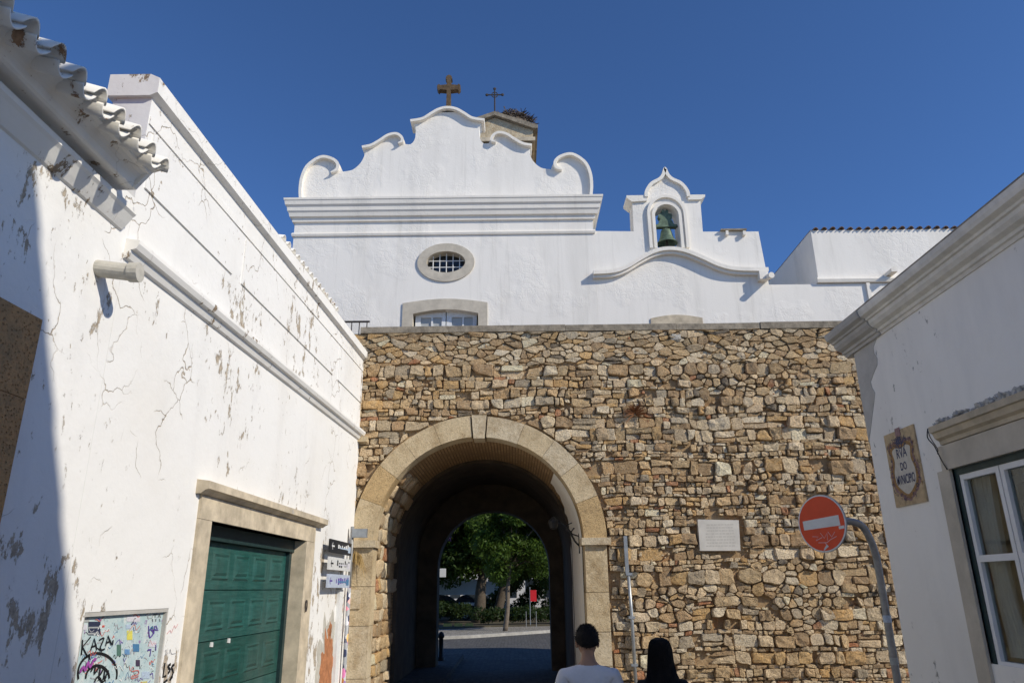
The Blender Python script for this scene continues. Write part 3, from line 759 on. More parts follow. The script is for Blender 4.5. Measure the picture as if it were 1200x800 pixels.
# bell wall
bw = thing('bell_wall', 'white wall with an ogee topped belfry niche to the right of the church gable', 'belfry', (4, 15.5, 6.4))
ogee = smooth_line([(3.25, 10.76), (3.27, 10.92), (3.40, 11.12), (3.60, 11.24), (3.70, 11.36), (3.755, 11.54)], 5); ogee2 = [(7.51 - x, z) for x, z in ogee][::-1]
out = [(1.952, 6.38), (10.6, 6.38), (10.6, 8.46), (5.92, 8.46), (5.84, 9.82), (4.53, 9.83), (4.55, 10.76)] + ogee2[::-1][::-1][1:][::-1][::-1] if False else [(1.952, 6.38), (10.6, 6.38), (10.6, 8.46), (5.92, 8.46), (5.84, 9.82), (4.53, 9.83), (4.55, 10.76)] + [(7.51 - x, z) for x, z in ogee] + ogee[::-1][1:] + [(2.92, 10.76), (2.90, 9.86), (1.952, 9.88)]
bmain = G().slab(CH, out, -.45, -.004, [arch_loop(3.705, 9.40, 10.26, .275, 16)]).done('wall', 'church', bw)
G().strip(CH, [(7.51 - x, z - .02) for x, z in ogee] + [(x, z - .02) for x, z in ogee[::-1][1:]], .04, -.47, .07).done('ogee_moulding', 'church_trim', bw)
g = G(); g.strip(CH, arch_loop(3.706, 9.40, 10.30, .43, 20, .46), .035, -.02, .06); g.strip(CH, arch_loop(3.705, 9.40, 10.26, .315, 20, .32), .035, -.02, .045); g.done('niche_surround', 'church_trim', bw)
for a, b in ((2.76, 3.26), (4.25, 4.66)):
    g = G(); g.slab(CH, [(a, 10.66), (b - .10, 10.66), (b, 10.74), (b, 10.79), (a, 10.79)] if a > 3 else [(a + .14, 10.62), (b, 10.64), (b, 10.79), (a + .02, 10.79), (a + .02, 10.73)], -.5, .05); g.done('shoulder_cap', 'church_trim', bw)
cm = smooth_line([(1.88, 8.75), (2.35, 8.78), (2.68, 8.90), (3.0, 9.10), (3.35, 9.28), (3.70, 9.335), (4.05, 9.27), (4.42, 9.10), (4.80, 8.90), (5.2, 8.80), (5.90, 8.78)], 5)
g = G(); g.strip(CH, cm, .045, -.02, .16); g.strip(CH, [(x, z - .07) for x, z in cm], .04, -.02, .10); g.done('curved_moulding', 'church_trim', bw)
G().slab(CH, rect(5.66, 8.52, 5.86, 8.72), -.02, .20).tube([CH(5.83, 8.60, -.05), CH(5.88, 8.55, .34)], .07, 12).done('rain_spout', 'church_trim', bw)
g = G(); g.slab(CH, rect(5.04, 9.70, 5.10, 9.80), 0, .10); g.slab(CH, rect(5.44, 9.69, 5.50, 9.79), 0, .10); g.done('bracket', 'church_trim', bw)
G().slab(CH, rect(4.94, 9.825, 5.54, 9.86), -.2, .08).done('bracket_shelf', 'coping', bw)
G().slab(CH, arch_seg(3.14, 4.31, 6.5, 7.66, .08), -.1, .02).done('blocked_door_head', 'lintel_stone', bw)
# bell
bl = thing('church_bell', 'green bronze bell with ornate yoke hanging in the belfry niche', 'bell', (3.66, 15.74, 9.48))
B0 = (3.70, 15.66, 0); BZ = lambda z: 9.60 + (z - 9.475) * .90
G().lathe(B0, [(r_ * 1.05, BZ(z_)) for r_, z_ in [(.0, 9.90), (.07, 9.90), (.11, 9.86), (.13, 9.78), (.145, 9.68), (.175, 9.58), (.225, 9.50), (.235, 9.475), (.215, 9.475), (.17, 9.56), (.13, 9.68), (.1, 9.82), (0, 9.85)]], 24).done('bell_body', 'bell', bl, True)
BY = lambda x, z, ww: (3.70 + x * .85, 15.66 - ww, BZ(z))
G().slab(BY, [(-.30, 9.94), (.30, 9.94), (.30, 10.0), (.22, 10.02), (.18, 10.12), (.13, 10.16), (.18, 10.2), (.20, 10.27), (.16, 10.33), (.09, 10.34), (.10, 10.42), (.05, 10.46), (0, 10.40), (-.05, 10.46), (-.10, 10.42), (-.09, 10.34), (-.16, 10.33), (-.20, 10.27), (-.18, 10.2), (-.13, 10.16), (-.18, 10.12), (-.22, 10.02), (-.30, 10.0)], -.07, .07).done('yoke', 'bell', bl)
G().tube([(3.70, 15.66, 9.80), (3.70, 15.66, 9.56)], [.012, .03], 8).done('clapper', 'iron', bl)
G().tube([(3.40, 15.66, 10.05), (4.0, 15.66, 10.05)], .03, 8).done('axle', 'iron', bl)
# wing at the right
wg = thing('white_wing', 'plain white wing with dark roof tile ends right of the belfry', 'building', (9, 15.6, 8.46))
G().box((7.1, 15.56, 8.35), (13, 19.5, 9.86)).done('wall', 'church', wg)
G().sweep(CH, [(-.1, 8.47), (.06, 8.48), (.08, 8.55), (.06, 8.60), (-.1, 8.62)], 7.02, 12.9).done('ledge', 'church_trim', wg)
for xx in (8.62, ): G().slab(CH, [(xx, 8.62), (xx + .14, 8.62), (xx + .14, 8.80), (xx, 8.70)], -.1, .3).done('rain_spout', 'church_trim', wg)
G().slab(CH, rect(8.13, 7.6, 8.21, 8.46), -.02, .05).done('downpipe', 'church_trim', wg)
def half_tile(r0_, r1_, ln, th=.014, up=1, seg=7):
    v = []
    for (rr_, d) in ((r0_, 0), (r0_ - th, 0), (r1_, ln), (r1_ - th, ln)):
        for k in range(seg + 1): t = math.pi * k / seg; v.append((rr_ * math.cos(t), d, up * rr_ * math.sin(t)))
    n = seg + 1; f = []
    for k in range(seg): f += [(k, k + 1, n + k + 1, n + k), (2 * n + k, 2 * n + k + 1, 3 * n + k + 1, 3 * n + k), (k, k + 1, 2 * n + k + 1, 2 * n + k), (n + k, n + k + 1, 3 * n + k + 1, 3 * n + k)]
    f += [(0, n, 3 * n, 2 * n), (seg, n + seg, 3 * n + seg, 2 * n + seg)]
    me = bpy.data.meshes.new('tile'); bm = bmesh.new(); vs = [bm.verts.new(q) for q in v]
    for q in f: bm.faces.new([vs[i] for i in q])
    bmesh.ops.recalc_face_normals(bm, faces=bm.faces); bm.to_mesh(me); bm.free(); me.shade_smooth(); return me
wt = half_tile(.06, .05, .5); wt.materials.append(M['dark_tile'])
for k in range(24):
    o = mko('roof_tile', wt, None, wg); o.location = Vector((7.2 + k * .205, 15.50, 9.86 + random.uniform(-.01, .01))) - wg.location; o.rotation_euler = (R(3), 0, random.uniform(-.05, .05))
G().slab(lambda a, b, c: (a, b, 9.862 + c), rect(7.1, 15.58, 13, 19.5), 0, .02).done('roof', 'dark_tile', wg)
# tower behind the gable
tw = thing('stone_bell_tower', 'brown stone pediment of a bell tower showing behind the gable', 'tower', (-.43, 18.6, 10.4))
TW = lambda x, z, ww: (-.43 + x, 18.0 - ww, z)
G().box((-.43 - 1.05, 18.0, 10.3), (-.43 + 1.05, 19.8, 14.15)).done('shaft', 'brown_stone_light' if False else 'cross', tw)
G().slab(TW, [(-1.10, 14.10), (1.10, 14.10), (1.10, 14.40), (0, 14.84), (-1.10, 14.40)], -1.8, .02).done('pediment', 'limestone_grey', tw)
G().slab(TW, rect(-1.16, 14.02, 1.16, 14.14), -1.85, .08).done('entablature', 'lintel_stone', tw)
for s in (-1, 1): G().slab(TW, [(s * 1.24, 14.40), (s * 1.24, 14.50), (0, 14.98), (0, 14.86), (s * 1.10, 14.40)], -1.9, .14).done('raking_cornice', 'coping', tw)
for k in range(5): G().slab(TW, rect(-1.07 + .04 * (k % 2), 12.6 + k * .28, 1.07 - .04 * (k % 2), 12.86 + k * .28), -1.0, .03).done('quoin', random.choice(('lintel_stone', 'limestone_ochre')), tw)
ic = thing('iron_cross', 'thin wrought iron cross standing on the tower pediment', 'cross', (-.43, 18.1, 14.95))
g = G(); g.tube([TW(0, 14.9, -.1), TW(0, 15.92, -.1)], .022, 6); g.tube([TW(-.22, 15.72, -.1), TW(.22, 15.72, -.1)], .02, 6)
for a, b in ((0, 15.93), (-.23, 15.72), (.23, 15.72)): g.blob(TW(a, b, -.1), (.05, .03, .05), 6, 4)
g.tube([TW(.09 * math.cos(t), 15.72 + .09 * math.sin(t), -.1) for t in [2 * math.pi * i / 12 for i in range(13)]], .014, 5); g.done('iron_cross_body', 'iron', ic)
ns = thing('stork_nest', 'heap of dry twigs, a stork nest on the tower roof', 'nest', (.15, 18.5, 14.75))
g = G(); random.seed(5)
for k in range(420):
    t = random.uniform(0, 6.28); q = math.sqrt(random.random()) * .62; c = Vector((.12 + q * math.cos(t), 18.6 + q * math.sin(t) * .8, 14.98 + random.uniform(0, .42) * (1 - (q / .7) ** 2) + .05)); d = Vector((random.uniform(-1, 1), random.uniform(-1, 1), random.uniform(-.35, .35))).normalized() * random.uniform(.1, .22)
    g.tube([c - d, c + d], .011, 3, False)
g.blob((.12, 18.6, 14.95), (.50, .45, .30), 12, 8, .1); g.done('twigs', 'nest', ns)
# railing on the terrace
rl = thing('terrace_railing', 'short dark iron railing at the left end of the wall top', 'railing', (-3.2, 13.5, 6.4))
G().tube([(-4.4, 13.5, 6.92), (-2.80, 13.5, 6.92)], .02, 6).done('handrail', 'iron', rl)
for k in range(11): G().tube([(-4.35 + k * .15, 13.5, 6.4), (-4.35 + k * .15, 13.5, 6.92)], .011, 5).done('baluster', 'iron', rl)

# ------------------------------------------------------------------ left: parapet house with garage door
random.seed(21)
hb = thing('parapet_house', 'long whitewashed house with panelled parapet and green garage door', 'house', (-2.9, 9, 0))
def zt(y): return (y - 5.1) / 8 * .17
g = G(); D0, D1, DT = 7.15, 10.23, 2.55
B0_, B1_, BT = 5.36, 6.58, 1.78
g.slab(L, [(5.1, 0), (12.97, 0), (12.97, 6.0), (5.1, 5.82)], -.32, 0, [rect(D0, .01, D1, DT), rect(B0_, .42, B1_, BT)]); g.box((-9, 5.15, 0), (-3.35, 12.9, 5.5)); g.done('wall', 'left_plaster', hb)
G().sweep(L, [(-.36, 5.80), (.0, 5.80), (.02, 5.81), (.06, 5.83), (.06, 5.97), (-.02, 6.01), (-.36, 6.01)], 5.06, 12.98, 0, .15).done('parapet_coping', 'left_trim', hb)
G().sweep(L, [(-.02, 5.56), (.012, 5.56), (.012, 5.63), (-.02, 5.63)], 5.112, 12.96, 0, .17).done('fillet', 'left_trim', hb)
for a, b in ((5.2, 6.98), (7.24, 10.96), (11.28, 12.9)):
    G().slab(L, [(a, 5.01 + zt(a) * .7), (b, 5.01 + zt(b) * .7), (b, 5.52 + zt(b)), (a, 5.52 + zt(a))], -.01, .016).done('raised_panel', 'left_plaster', hb)
G().sweep(L, [(-.02, 4.32), (.03, 4.34), (.05, 4.38), (.05, 4.40), (.09, 4.41), (.11, 4.45), (.11, 4.48), (-.02, 4.50)], 5.08, 12.96, 0, .12).done('string_moulding', 'left_trim', hb)
G().tube([L(4.80, 4.13, -.1), L(4.84, 4.10, .22)], .062, 16).tube([L(4.84, 4.10, .22), L(4.845, 4.10, .29)], .072, 16).done('drain_pipe', 'pipe_clay', hb, False)
# peeking roof tiles behind the coping
pt = half_tile(.07, .06, .35); pt.materials.append(M['tile_white'])
for k in range(14):
    y = 8.3 + k * .20; o = mko('roof_tile', pt, None, hb); o.location = Vector(L(y, 6.03 + zt(y) * .9, .03)) - hb.location; o.rotation_euler = (0, R(0), R(90)); o.rotation_euler = (R(8), 0, R(90))
# door surround
G().slab(L, [(6.89, .0), (D0 + .01, .0), (D0 + .01, DT - .004), (6.89, DT - .004)], -.30, .03).done('door_jamb', 'lintel_stone', hb)
G().slab(L, [(D1 - .01, .0), (10.60, .0), (10.60, DT - .004), (D1 - .01, DT - .004)], -.30, .03).done('door_jamb', 'lintel_stone', hb)
for a, b in ((6.89, 8.9), (8.905, 10.60)): G().slab(L, rect(a, DT, b, 2.765), -.30, .03).done('lintel', 'lintel_stone', hb)
G().sweep(L, [(-.02, 2.765), (.05, 2.77), (.09, 2.80), (.12, 2.81), (.12, 2.88), (-.02, 2.90)], 6.80, 10.88).done('lintel_cornice', 'lintel_stone', hb)
ht = text_geo('11', L, 9.25, 2.815, .07, .1205, .122, 1, 1); mk('house_number', ht[0], ht[1], 'blue_sign', hb)['kind'] = 'stuff'
gd = G().slab(L, rect(D0 - .02, .0, D1 + .02, DT + .02), -.26, -.235).done('garage_door', 'green', hb)
G().slab(L, rect(D0, 2.40, D1, DT), -.235, -.13).done('door_head_box', 'dark_green_frame', hb)
G().slab(L, rect(D1 - .10, 0, D1 - .005, 2.40), -.235, -.16).done('door_track', 'dark_green_frame', hb)
secs = [(1.93, 2.39), (1.44, 1.92), (.95, 1.43), (.46, .94), (.0, .45)]
for si, (a, b) in enumerate(secs):
    mt = 'green2' if si in (2, ) else 'green'
    G().slab(L, rect(D0 + .005, a, D1 - .10, b), -.235, -.205).done('door_section', mt, gd)
    for k in range(5):
        y0 = D0 + .10 + k * .575; y1 = y0 + .43; z0, z1 = a + .09, b - .09
        v = [L(*q, -.205) for q in rect(y0, z0, y1, z1)] + [L(*q, -.190) for q in rect(y0 + .02, z0 + .02, y1 - .02, z1 - .02)] + [L(*q, -.201) for q in rect(y0 + .045, z0 + .045, y1 - .045, z1 - .045)] + [L(*q, -.186) for q in rect(y0 + .075, z0 + .075, y1 - .075, z1 - .075)]
        f = [(4 * r_ + i, 4 * r_ + (i + 1) % 4, 4 * r_ + 4 + (i + 1) % 4, 4 * r_ + 4 + i) for r_ in range(3) for i in range(4)] + [(12, 13, 14, 15)]
        mk('door_panel', v, f, mt, gd)
for yy_, zz_ in ((8.02, 1.40), (8.46, 1.41)): G().slab(L, [(yy_ - .03, zz_ - .02), (yy_ + .03, zz_ - .025), (yy_ + .025, zz_ + .02), (yy_ - .02, zz_ + .025)], -.206, -.192).done('door_pull', 'sign_white', gd)
G().tube([L(10.36 + .035 * math.cos(t), 1.72 + .07 * math.sin(t), .045) for t in [2 * math.pi * i / 14 for i in range(15)]], .008, 6).done('iron_ring', 'iron', hb)
# bare patch of orange brick
for (cy, cz, ry, rz, mt, w1, nm) in ((11.72, .95, .56, .62, 'pipe_clay', .003, 'bare_plaster_patch'), (11.70, .86, .34, .46, 'orange_patch', .006, 'bare_brick_patch'), (11.78, 1.36, .10, .09, 'orange_patch', .006, 'bare_brick_patch')):
    pp = []
    for k in range(44):
        t = 2 * math.pi * k / 44; q = 1 + .5 * noise.noise(Vector((math.cos(t) * 2.5 + cy * 9, math.sin(t) * 2.5, cz))) + random.uniform(-.13, .13); pp.append((cy + ry * q * math.cos(t), cz + rz * q * math.sin(t)))
    G().slab(L, pp, -.01, w1).done(nm, mt, hb)
# graffiti on the wall
STROKES = {
'lss': [[(6.632, 1.349), (6.627, 1.242), (6.683, 1.245)], [(6.74, 1.33), (6.692, 1.316), (6.743, 1.284), (6.709, 1.26)], [(6.808, 1.321), (6.759, 1.303), (6.805, 1.257), (6.758, 1.203), (6.803, 1.23)], [(6.648, 1.192), (6.714, 1.212)]],
'kaza': [[(5.438, 1.601), (5.449, 1.547), (5.454, 1.502)], [(5.531, 1.614), (5.452, 1.555), (5.534, 1.484)], [(5.558, 1.524), (5.579, 1.6), (5.634, 1.526)], [(5.558, 1.547), (5.622, 1.554)], [(5.645, 1.586), (5.703, 1.596), (5.669, 1.522), (5.735, 1.521)], [(5.74, 1.543), (5.751, 1.609), (5.817, 1.545)], [(5.741, 1.562), (5.798, 1.571)], [(5.828, 1.577), (5.83, 1.54)]],
'ring': [[(5.963, 1.296), (5.962, 1.333), (5.941, 1.371), (5.903, 1.408), (5.851, 1.442), (5.789, 1.469), (5.722, 1.488), (5.654, 1.498), (5.591, 1.498), (5.536, 1.489), (5.493, 1.472), (5.464, 1.447), (5.451, 1.417), (5.453, 1.384), (5.471, 1.348)], [(5.864, 1.311), (5.848, 1.339), (5.817, 1.366), (5.776, 1.389), (5.728, 1.406), (5.679, 1.415), (5.634, 1.415), (5.595, 1.406), (5.568, 1.391), (5.555, 1.369), (5.556, 1.343)]],
'scrib': [[(5.6, 1.384), (5.646, 1.425), (5.65, 1.364), (5.71, 1.412), (5.716, 1.342), (5.775, 1.398), (5.784, 1.319), (5.831, 1.369)], [(5.667, 1.309), (5.701, 1.343), (5.775, 1.297), (5.811, 1.332)], [(5.545, 1.495), (5.562, 1.463)]],
'magenta': [[(5.465, 1.39), (5.489, 1.425), (5.525, 1.399), (5.537, 1.45), (5.576, 1.416), (5.607, 1.459), (5.637, 1.457)]],
'violet': [[(6.335, 1.652), (6.381, 1.561), (6.43, 1.594), (6.382, 1.623)], [(6.434, 1.647), (6.442, 1.584)], [(6.442, 1.62), (6.505, 1.608), (6.454, 1.647)], [(6.372, 1.465), (6.428, 1.469), (6.424, 1.417)], [(6.497, 1.5), (6.51, 1.454)]],
'red': [[(6.175, 1.328), (6.264, 1.327), (6.281, 1.3), (6.185, 1.293), (6.19, 1.276), (6.277, 1.284)]],
'pink': [[(6.60, 1.576), (6.651, 1.601), (6.678, 1.581), (6.715, 1.635), (6.743, 1.615), (6.777, 1.646)]],
'smallw': [[(6.605, 1.439), (6.623, 1.451), (6.624, 1.41), (6.661, 1.425)], [(6.685, 1.414), (6.695, 1.45), (6.728, 1.411), (6.803, 1.41)]],
'small': [[(6.398, 1.734), (6.448, 1.733)], [(6.418, 1.734), (6.425, 1.711)], [(6.475, 1.709), (6.487, 1.736), (6.516, 1.708)], [(6.378, 1.704), (6.394, 1.681)], [(6.437, 1.701), (6.444, 1.679)], [(6.498, 1.699), (6.515, 1.676)]]}
def strokes(name, keys_, hw, w0, mat, parent):
    g = G()
    for i, s in enumerate(STROKES[keys_]): g.strip(L, s if len(s) < 4 and keys_ != 'ring' else smooth_line(s, 3), hw, w0 + .0004 * i, w0 + .001 + .0004 * i)
    g.done(name, mat, parent)['kind'] = 'stuff'
strokes('graffiti', 'lss', .011, .002, 'ink', hb); strokes('graffiti', 'pink', .005, .002, 'pink', hb); strokes('graffiti', 'smallw', .003, .002, 'grey_ink', hb)
# meter cabinet board
cab = thing('cabinet_door', 'pale turquoise cabinet door covered in graffiti and stickers', 'cabinet', (-2.98, 5.97, .42))
G().slab(L, rect(B0_ - .01, .41, B1_ + .01, BT + .01), -.07, -.035).done('board', 'board', cab)
g = G(); 
for a in (rect(B0_, .42, B0_ + .018, BT), rect(B1_ - .018, .42, B1_, BT), rect(B0_ + .018, BT - .03, B1_ - .018, BT)): g.slab(L, a, -.035, -.004)
g.done('frame', 'bare_render', cab)
WB = -.034
strokes('graffiti', 'kaza', .0062, WB + .004, 'ink', cab); strokes('graffiti', 'ring', .010, WB + .0015, 'ink', cab); strokes('graffiti', 'scrib', .007, WB + .006, 'ink', cab)
strokes('graffiti', 'magenta', .010, WB + .010, 'magenta', cab); strokes('graffiti', 'violet', .006, WB + .003, 'violet', cab); strokes('graffiti', 'red', .004, WB + .003, 'redink', cab); strokes('graffiti', 'small', .003, WB + .003, 'ink', cab)
random.seed(77)
for k in range(120):
    u, v_ = random.uniform(5.42, 6.5), random.uniform(1.15, 1.74); n_ = random.randint(3, 7); sz = random.uniform(.012, .03); pts_ = []
    for i in range(n_): pts_.append((u + i * sz * .9, v_ + random.uniform(-sz, sz)))
    STROKES['q'] = [[p for p in pts_ if p[0] < 6.54]]
    if len(STROKES['q'][0]) > 1: strokes('graffiti', 'q', random.choice((.0016, .0025, .004)), WB + .0006 + k * .00001, random.choice(('grey_ink', 'ink', 'violet', 'grey_ink', 'white_paint', 'st_blue', 'redink')), cab)
for q, c in [([(5.385, 1.745), (5.476, 1.745), (5.487, 1.712), (5.39, 1.717)], 'grey'), ([(5.478, 1.717), (5.628, 1.711), (5.655, 1.619), (5.505, 1.627)], 'navy'), ([(5.39, 1.702), (5.47, 1.698), (5.475, 1.663), (5.395, 1.668)], 'wh'), ([(5.98, 1.735), (6.177, 1.738), (6.193, 1.688), (5.995, 1.696)], 'wh'),
             ([(6.014, 1.632), (6.094, 1.628), (6.115, 1.559), (6.035, 1.564)], 'yel'), ([(6.133, 1.529), (6.228, 1.522), (6.245, 1.465), (6.149, 1.472)], 'blue'), ([(6.02, 1.499), (6.094, 1.493), (6.105, 1.455), (6.032, 1.461)], 'blue2'), ([(5.899, 1.54), (5.958, 1.536), (5.982, 1.456), (5.923, 1.461)], 'grn'),
             ([(6.38, 1.534), (6.499, 1.527), (6.513, 1.481), (6.393, 1.489)], 'wh'), ([(6.213, 1.408), (6.274, 1.403), (6.289, 1.355), (6.227, 1.361)], 'dk'), ([(6.332, 1.312), (6.459, 1.3), (6.475, 1.246), (6.348, 1.26)], 'lb'), ([(6.333, 1.238), (6.439, 1.232), (6.446, 1.205), (6.34, 1.206)], 'yel2'), ([(5.984, 1.676), (6.054, 1.673), (6.063, 1.643), (5.993, 1.646)], 'lb'), ([(5.66, 1.685), (5.69, 1.684), (5.693, 1.67), (5.663, 1.67)], 'red')]:
    G().slab(L, q[::-1], WB - .002, WB + .0022).done('sticker', 'st_' + c, cab)
for k in range(2): G().slab(L, [(5.49, 1.682 - k * .04), (5.63, 1.677 - k * .04), (5.633, 1.667 - k * .04), (5.493, 1.672 - k * .04)][::-1], WB + .0022, WB + .0028).done('sticker_line', 'st_grey', cab)
# direction signs on the wall beside the arch
sp = thing('sign_pole', 'thin steel pole plastered with stickers beside the gate arch', 'pole', (-2.70, 12.55, 0))
G().tube([(-2.70, 12.55, 0), (-2.70, 12.55, 1.95)], .032, 10).done('sticker_sleeve', sticker_pole_mat(), sp, True)
G().tube([(-2.70, 12.55, 1.95), (-2.70, 12.55, 2.92)], .030, 10).done('pole', 'pole_metal', sp, True)
G().box((-2.69, 12.50, 2.74), (-2.45, 12.58, 2.88)).done('junction_box', 'grey_metal', sp)
def arrow(g, fn, u, v, s, w0, w1):
    g.slab(fn, rect(u - s, v - .16 * s, u + s, v + .16 * s), w0, w1); g.slab(fn, [(u - 1.2 * s, v), (u - .5 * s, v - .7 * s), (u - .25 * s, v - .7 * s), (u - .95 * s, v), (u - .25 * s, v + .7 * s), (u - .5 * s, v + .7 * s)], w0 + .001, w1 + .001)
for nm, lb, a, b, mt, fg in (('direction_sign', 'black direction sign with white arrow, topmost of three by the arch', 2.44, 2.63, 'black_sign', 'white_paint'), ('direction_sign', 'white direction sign with black arrow, middle of three by the arch', 2.20, 2.38, 'sign_white', 'ink'), ('direction_sign', 'bluish sticker covered direction sign, lowest of three by the arch', 1.95, 2.14, 'blue_sign', 'violet')):
    t = thing(nm, lb, 'sign', (-2.72, 11.8, a), 'direction signs by the arch')
    g = G(); g.slab(L, rect(11.05, a, 12.35, b), .10, .125); g.done('board', mt, t)
    g = G(); zc = (a + b) / 2; arrow(g, L, 11.22, zc, .07, .1255, .127)
    for k in range(7): u = 11.5 + k * .115; g.slab(L, rect(u, zc - random.uniform(.0, .05), u + random.uniform(.03, .09), zc + random.uniform(.02, .06)), .1255, .127)
    g.done('sign_marks', fg, t)['kind'] = 'stuff'
    g = G(); g.slab(L, rect(11.60, zc - .02, 12.1, zc + .0), .1272, .1278); g.slab(L, rect(12.12, zc - .06, 12.28, zc + .03), .1272, .1278); g.done('sticker', 'st_' + random.choice(('lb', 'blue', 'wh')), t)
    g = G(); g.tube([L(11.25, zc, -.01), L(11.25, zc, .10)], .012, 6); g.tube([L(12.2, zc, -.01), L(12.2, zc, .10)], .012, 6); g.done('bracket', 'grey_metal', t)
tp = thing('cable_duct', 'narrow white duct running down the wall under the direction signs', 'duct', L(12.2, 0, 0))
G().slab(L, rect(12.08, 0, 12.28, 1.92), .0, .05).done('duct', 'white_paint', tp)

# ------------------------------------------------------------------ left: tiled house in the foreground
random.seed(31)
ha = thing('tiled_house', 'peeling white house with moulded eaves and clay tile edge', 'house', (-3, 2, 0))
DA0, DA1 = 2.75, 4.05
G().slab(L, rect(-26, 0, 5.098, 4.86), -.32, 0.0, [rect(DA0, .01, DA1, 3.28)]).box((-9, -26, 0), (-4.4, 5.05, 4.8)).done('wall', 'left_plaster', ha)  # unseen run of wall behind the camera, added to bounce warm sunlight
ds = None
for a, b, c, d in ((4.05, .0, 4.29, 1.2), (4.05, 1.205, 4.29, 2.1), (4.05, 2.105, 4.29, 3.015), (2.5, .0, 2.75, 1.4), (2.5, 1.405, 2.75, 3.015), (2.5, 3.02, 3.4, 3.53), (3.405, 3.02, 4.29, 3.53)):
    G().slab(L, rect(a, b, c, d), -.3, .05).done('door_stone', 'brown_stone', ha)
G().slab(L, rect(DA0, 0, DA1, 3.03), -.26, -.22).done('door', 'dark_green_frame', ha)
EY0, EY1 = -.5, 4.76
G().sweep(L, [(-.02, 4.50), (.02, 4.52), (.05, 4.56), (.09, 4.62), (.11, 4.64), (.11, 4.68), (-.02, 4.70)], EY0, 4.98).done('eaves_moulding', 'left_trim', ha)
cv = [(-.05, 4.735), (.17, 4.735), (.19, 4.745), (.195, 4.76)] + [(.195 + .10 * (1 - math.cos(t)), 4.76 + .10 * math.sin(t)) for t in [math.pi / 2 * i / 5 for i in range(1, 6)]] + [(.30, 4.88), (-.05, 4.90)]
G().sweep(L, cv, EY0, EY1).done('eaves_cornice', 'left_trim', ha)
def arc_tile(ch, sg, ln, up, th=.014, seg=7, taper=.85):
    v = []; n = seg + 1
    for d, k_ in ((0, 1), (ln, taper)):
        for t_ in (0, th):
            for k in range(n):
                t = -1 + 2 * k / seg; v.append((ch / 2 * t * k_, d, up * sg * (1 - t * t) - t_))
    f = []
    for k in range(seg): f += [(k, k + 1, n + k + 1, n + k), (2 * n + k, 2 * n + k + 1, 3 * n + k + 1, 3 * n + k), (k, k + 1, 2 * n + k + 1, 2 * n + k), (n + k, n + k + 1, 3 * n + k + 1, 3 * n + k)]
    f += [(0, n, 3 * n, 2 * n), (seg, n + seg, 3 * n + seg, 2 * n + seg)]
    me = bpy.data.meshes.new('tile'); bm = bmesh.new(); vs = [bm.verts.new(q) for q in v]
    for q in f: bm.faces.new([vs[i] for i in q])
    bmesh.ops.recalc_face_normals(bm, faces=bm.faces); bm.to_mesh(me); bm.free(); me.shade_smooth(); return me
tc = arc_tile(.128, .076, .46, 1); tc.materials.append(M['tile_white']); tn_ = arc_tile(.128, .060, .46, -1); tn_.materials.append(M['tile_white'])
tc2 = arc_tile(.128, .076, .46, 1); tc2.materials.append(M['tile']); tn2 = arc_tile(.128, .060, .46, -1); tn2.materials.append(M['tile'])
pitchy = .212; sl_ = R(19)
for k in range(24):
    y = EY1 - .06 - k * pitchy
    if y < -.4: break
    for row in range(4):
        for cov in (1, 0):
            if k == 0 and not cov: continue
            me = (tc if cov else tn_) if row == 0 else (tc2 if cov else tn2)
            s = row * .37 + (0 if cov else -.0); w_ = .43 - s * math.cos(sl_) - (0 if cov else .0); zz = 4.888 + .05 * (y - 4.7) + s * math.sin(sl_) + (.004 if cov else .0) + row * .016
            o = mko('roof_tile', me, None, ha); yy = y + (0 if cov else pitchy / 2)
            p = Vector(L(yy, zz + random.uniform(-.005, .005), w_ + random.uniform(-.012, .012)))
            o.matrix_basis = Matrix.Translation(p - ha.location) @ Matrix.Rotation(R(90) - KL + random.uniform(-.03, .03), 4, 'Z') @ Matrix.Rotation(sl_, 4, 'X')
G().slab(lambda a, b, c: (-2.86 - b, a, 4.99 + b * math.tan(sl_) + c), rect(-2, 0.0, 4.72, 5.5), -.06, -.03).done('roof_deck', 'tile', ha)
G().sweep(L, [(.0, 4.87), (.285, 4.87), (.34, 4.895), (.0, 4.99)], EY0, EY1).done('tile_bedding', 'tile_white', ha)
G().slab(lambda a, b, c: L(c, b, a), [(.0, 4.74), (.20, 4.74), (.30, 4.88), (.42, 4.92), (.41, 4.99), (.0, 5.05)], EY1 - .02, EY1 + .015).done('eaves_end', 'left_trim', ha)

# ------------------------------------------------------------------ right: house with window
random.seed(41)
hr = thing('corner_house', 'low white house in shade with moulded cornice and tall window', 'house', (2.9, 3, 0))
W0, W1, WZ0, WZ1 = 3.98, 4.86, 1.44, 2.67
G().slab(RW, rect(-.29, 0, 5.9, 3.80), -.30, 0, [rect(W0, WZ0, W1, WZ1)]).box((3.6, -.29, 0), (9, 5.9, 3.9)).box((3.2, 5.6, 0), (3.6, 5.9, 3.8)).done('wall', 'right_plaster', hr)
prof = [(-.05, 3.755), (.012, 3.755), (.02, 3.775), (.035, 3.78), (.04, 3.80), (.075, 3.815), (.095, 3.84), (.10, 3.865), (.115, 3.87), (.12, 3.885), (.155, 3.90), (.165, 3.925), (.17, 3.955), (-.05, 3.985)]
G().sweep(RW, prof, -.29, 5.40).done('cornice', 'right_trim', hr)
G().sweep(RW, [(w_ + (.012 if w_ > 0 else 0), z_) for w_, z_ in prof], 5.403, 6.02).done('cornice_end', 'bare_render', hr)
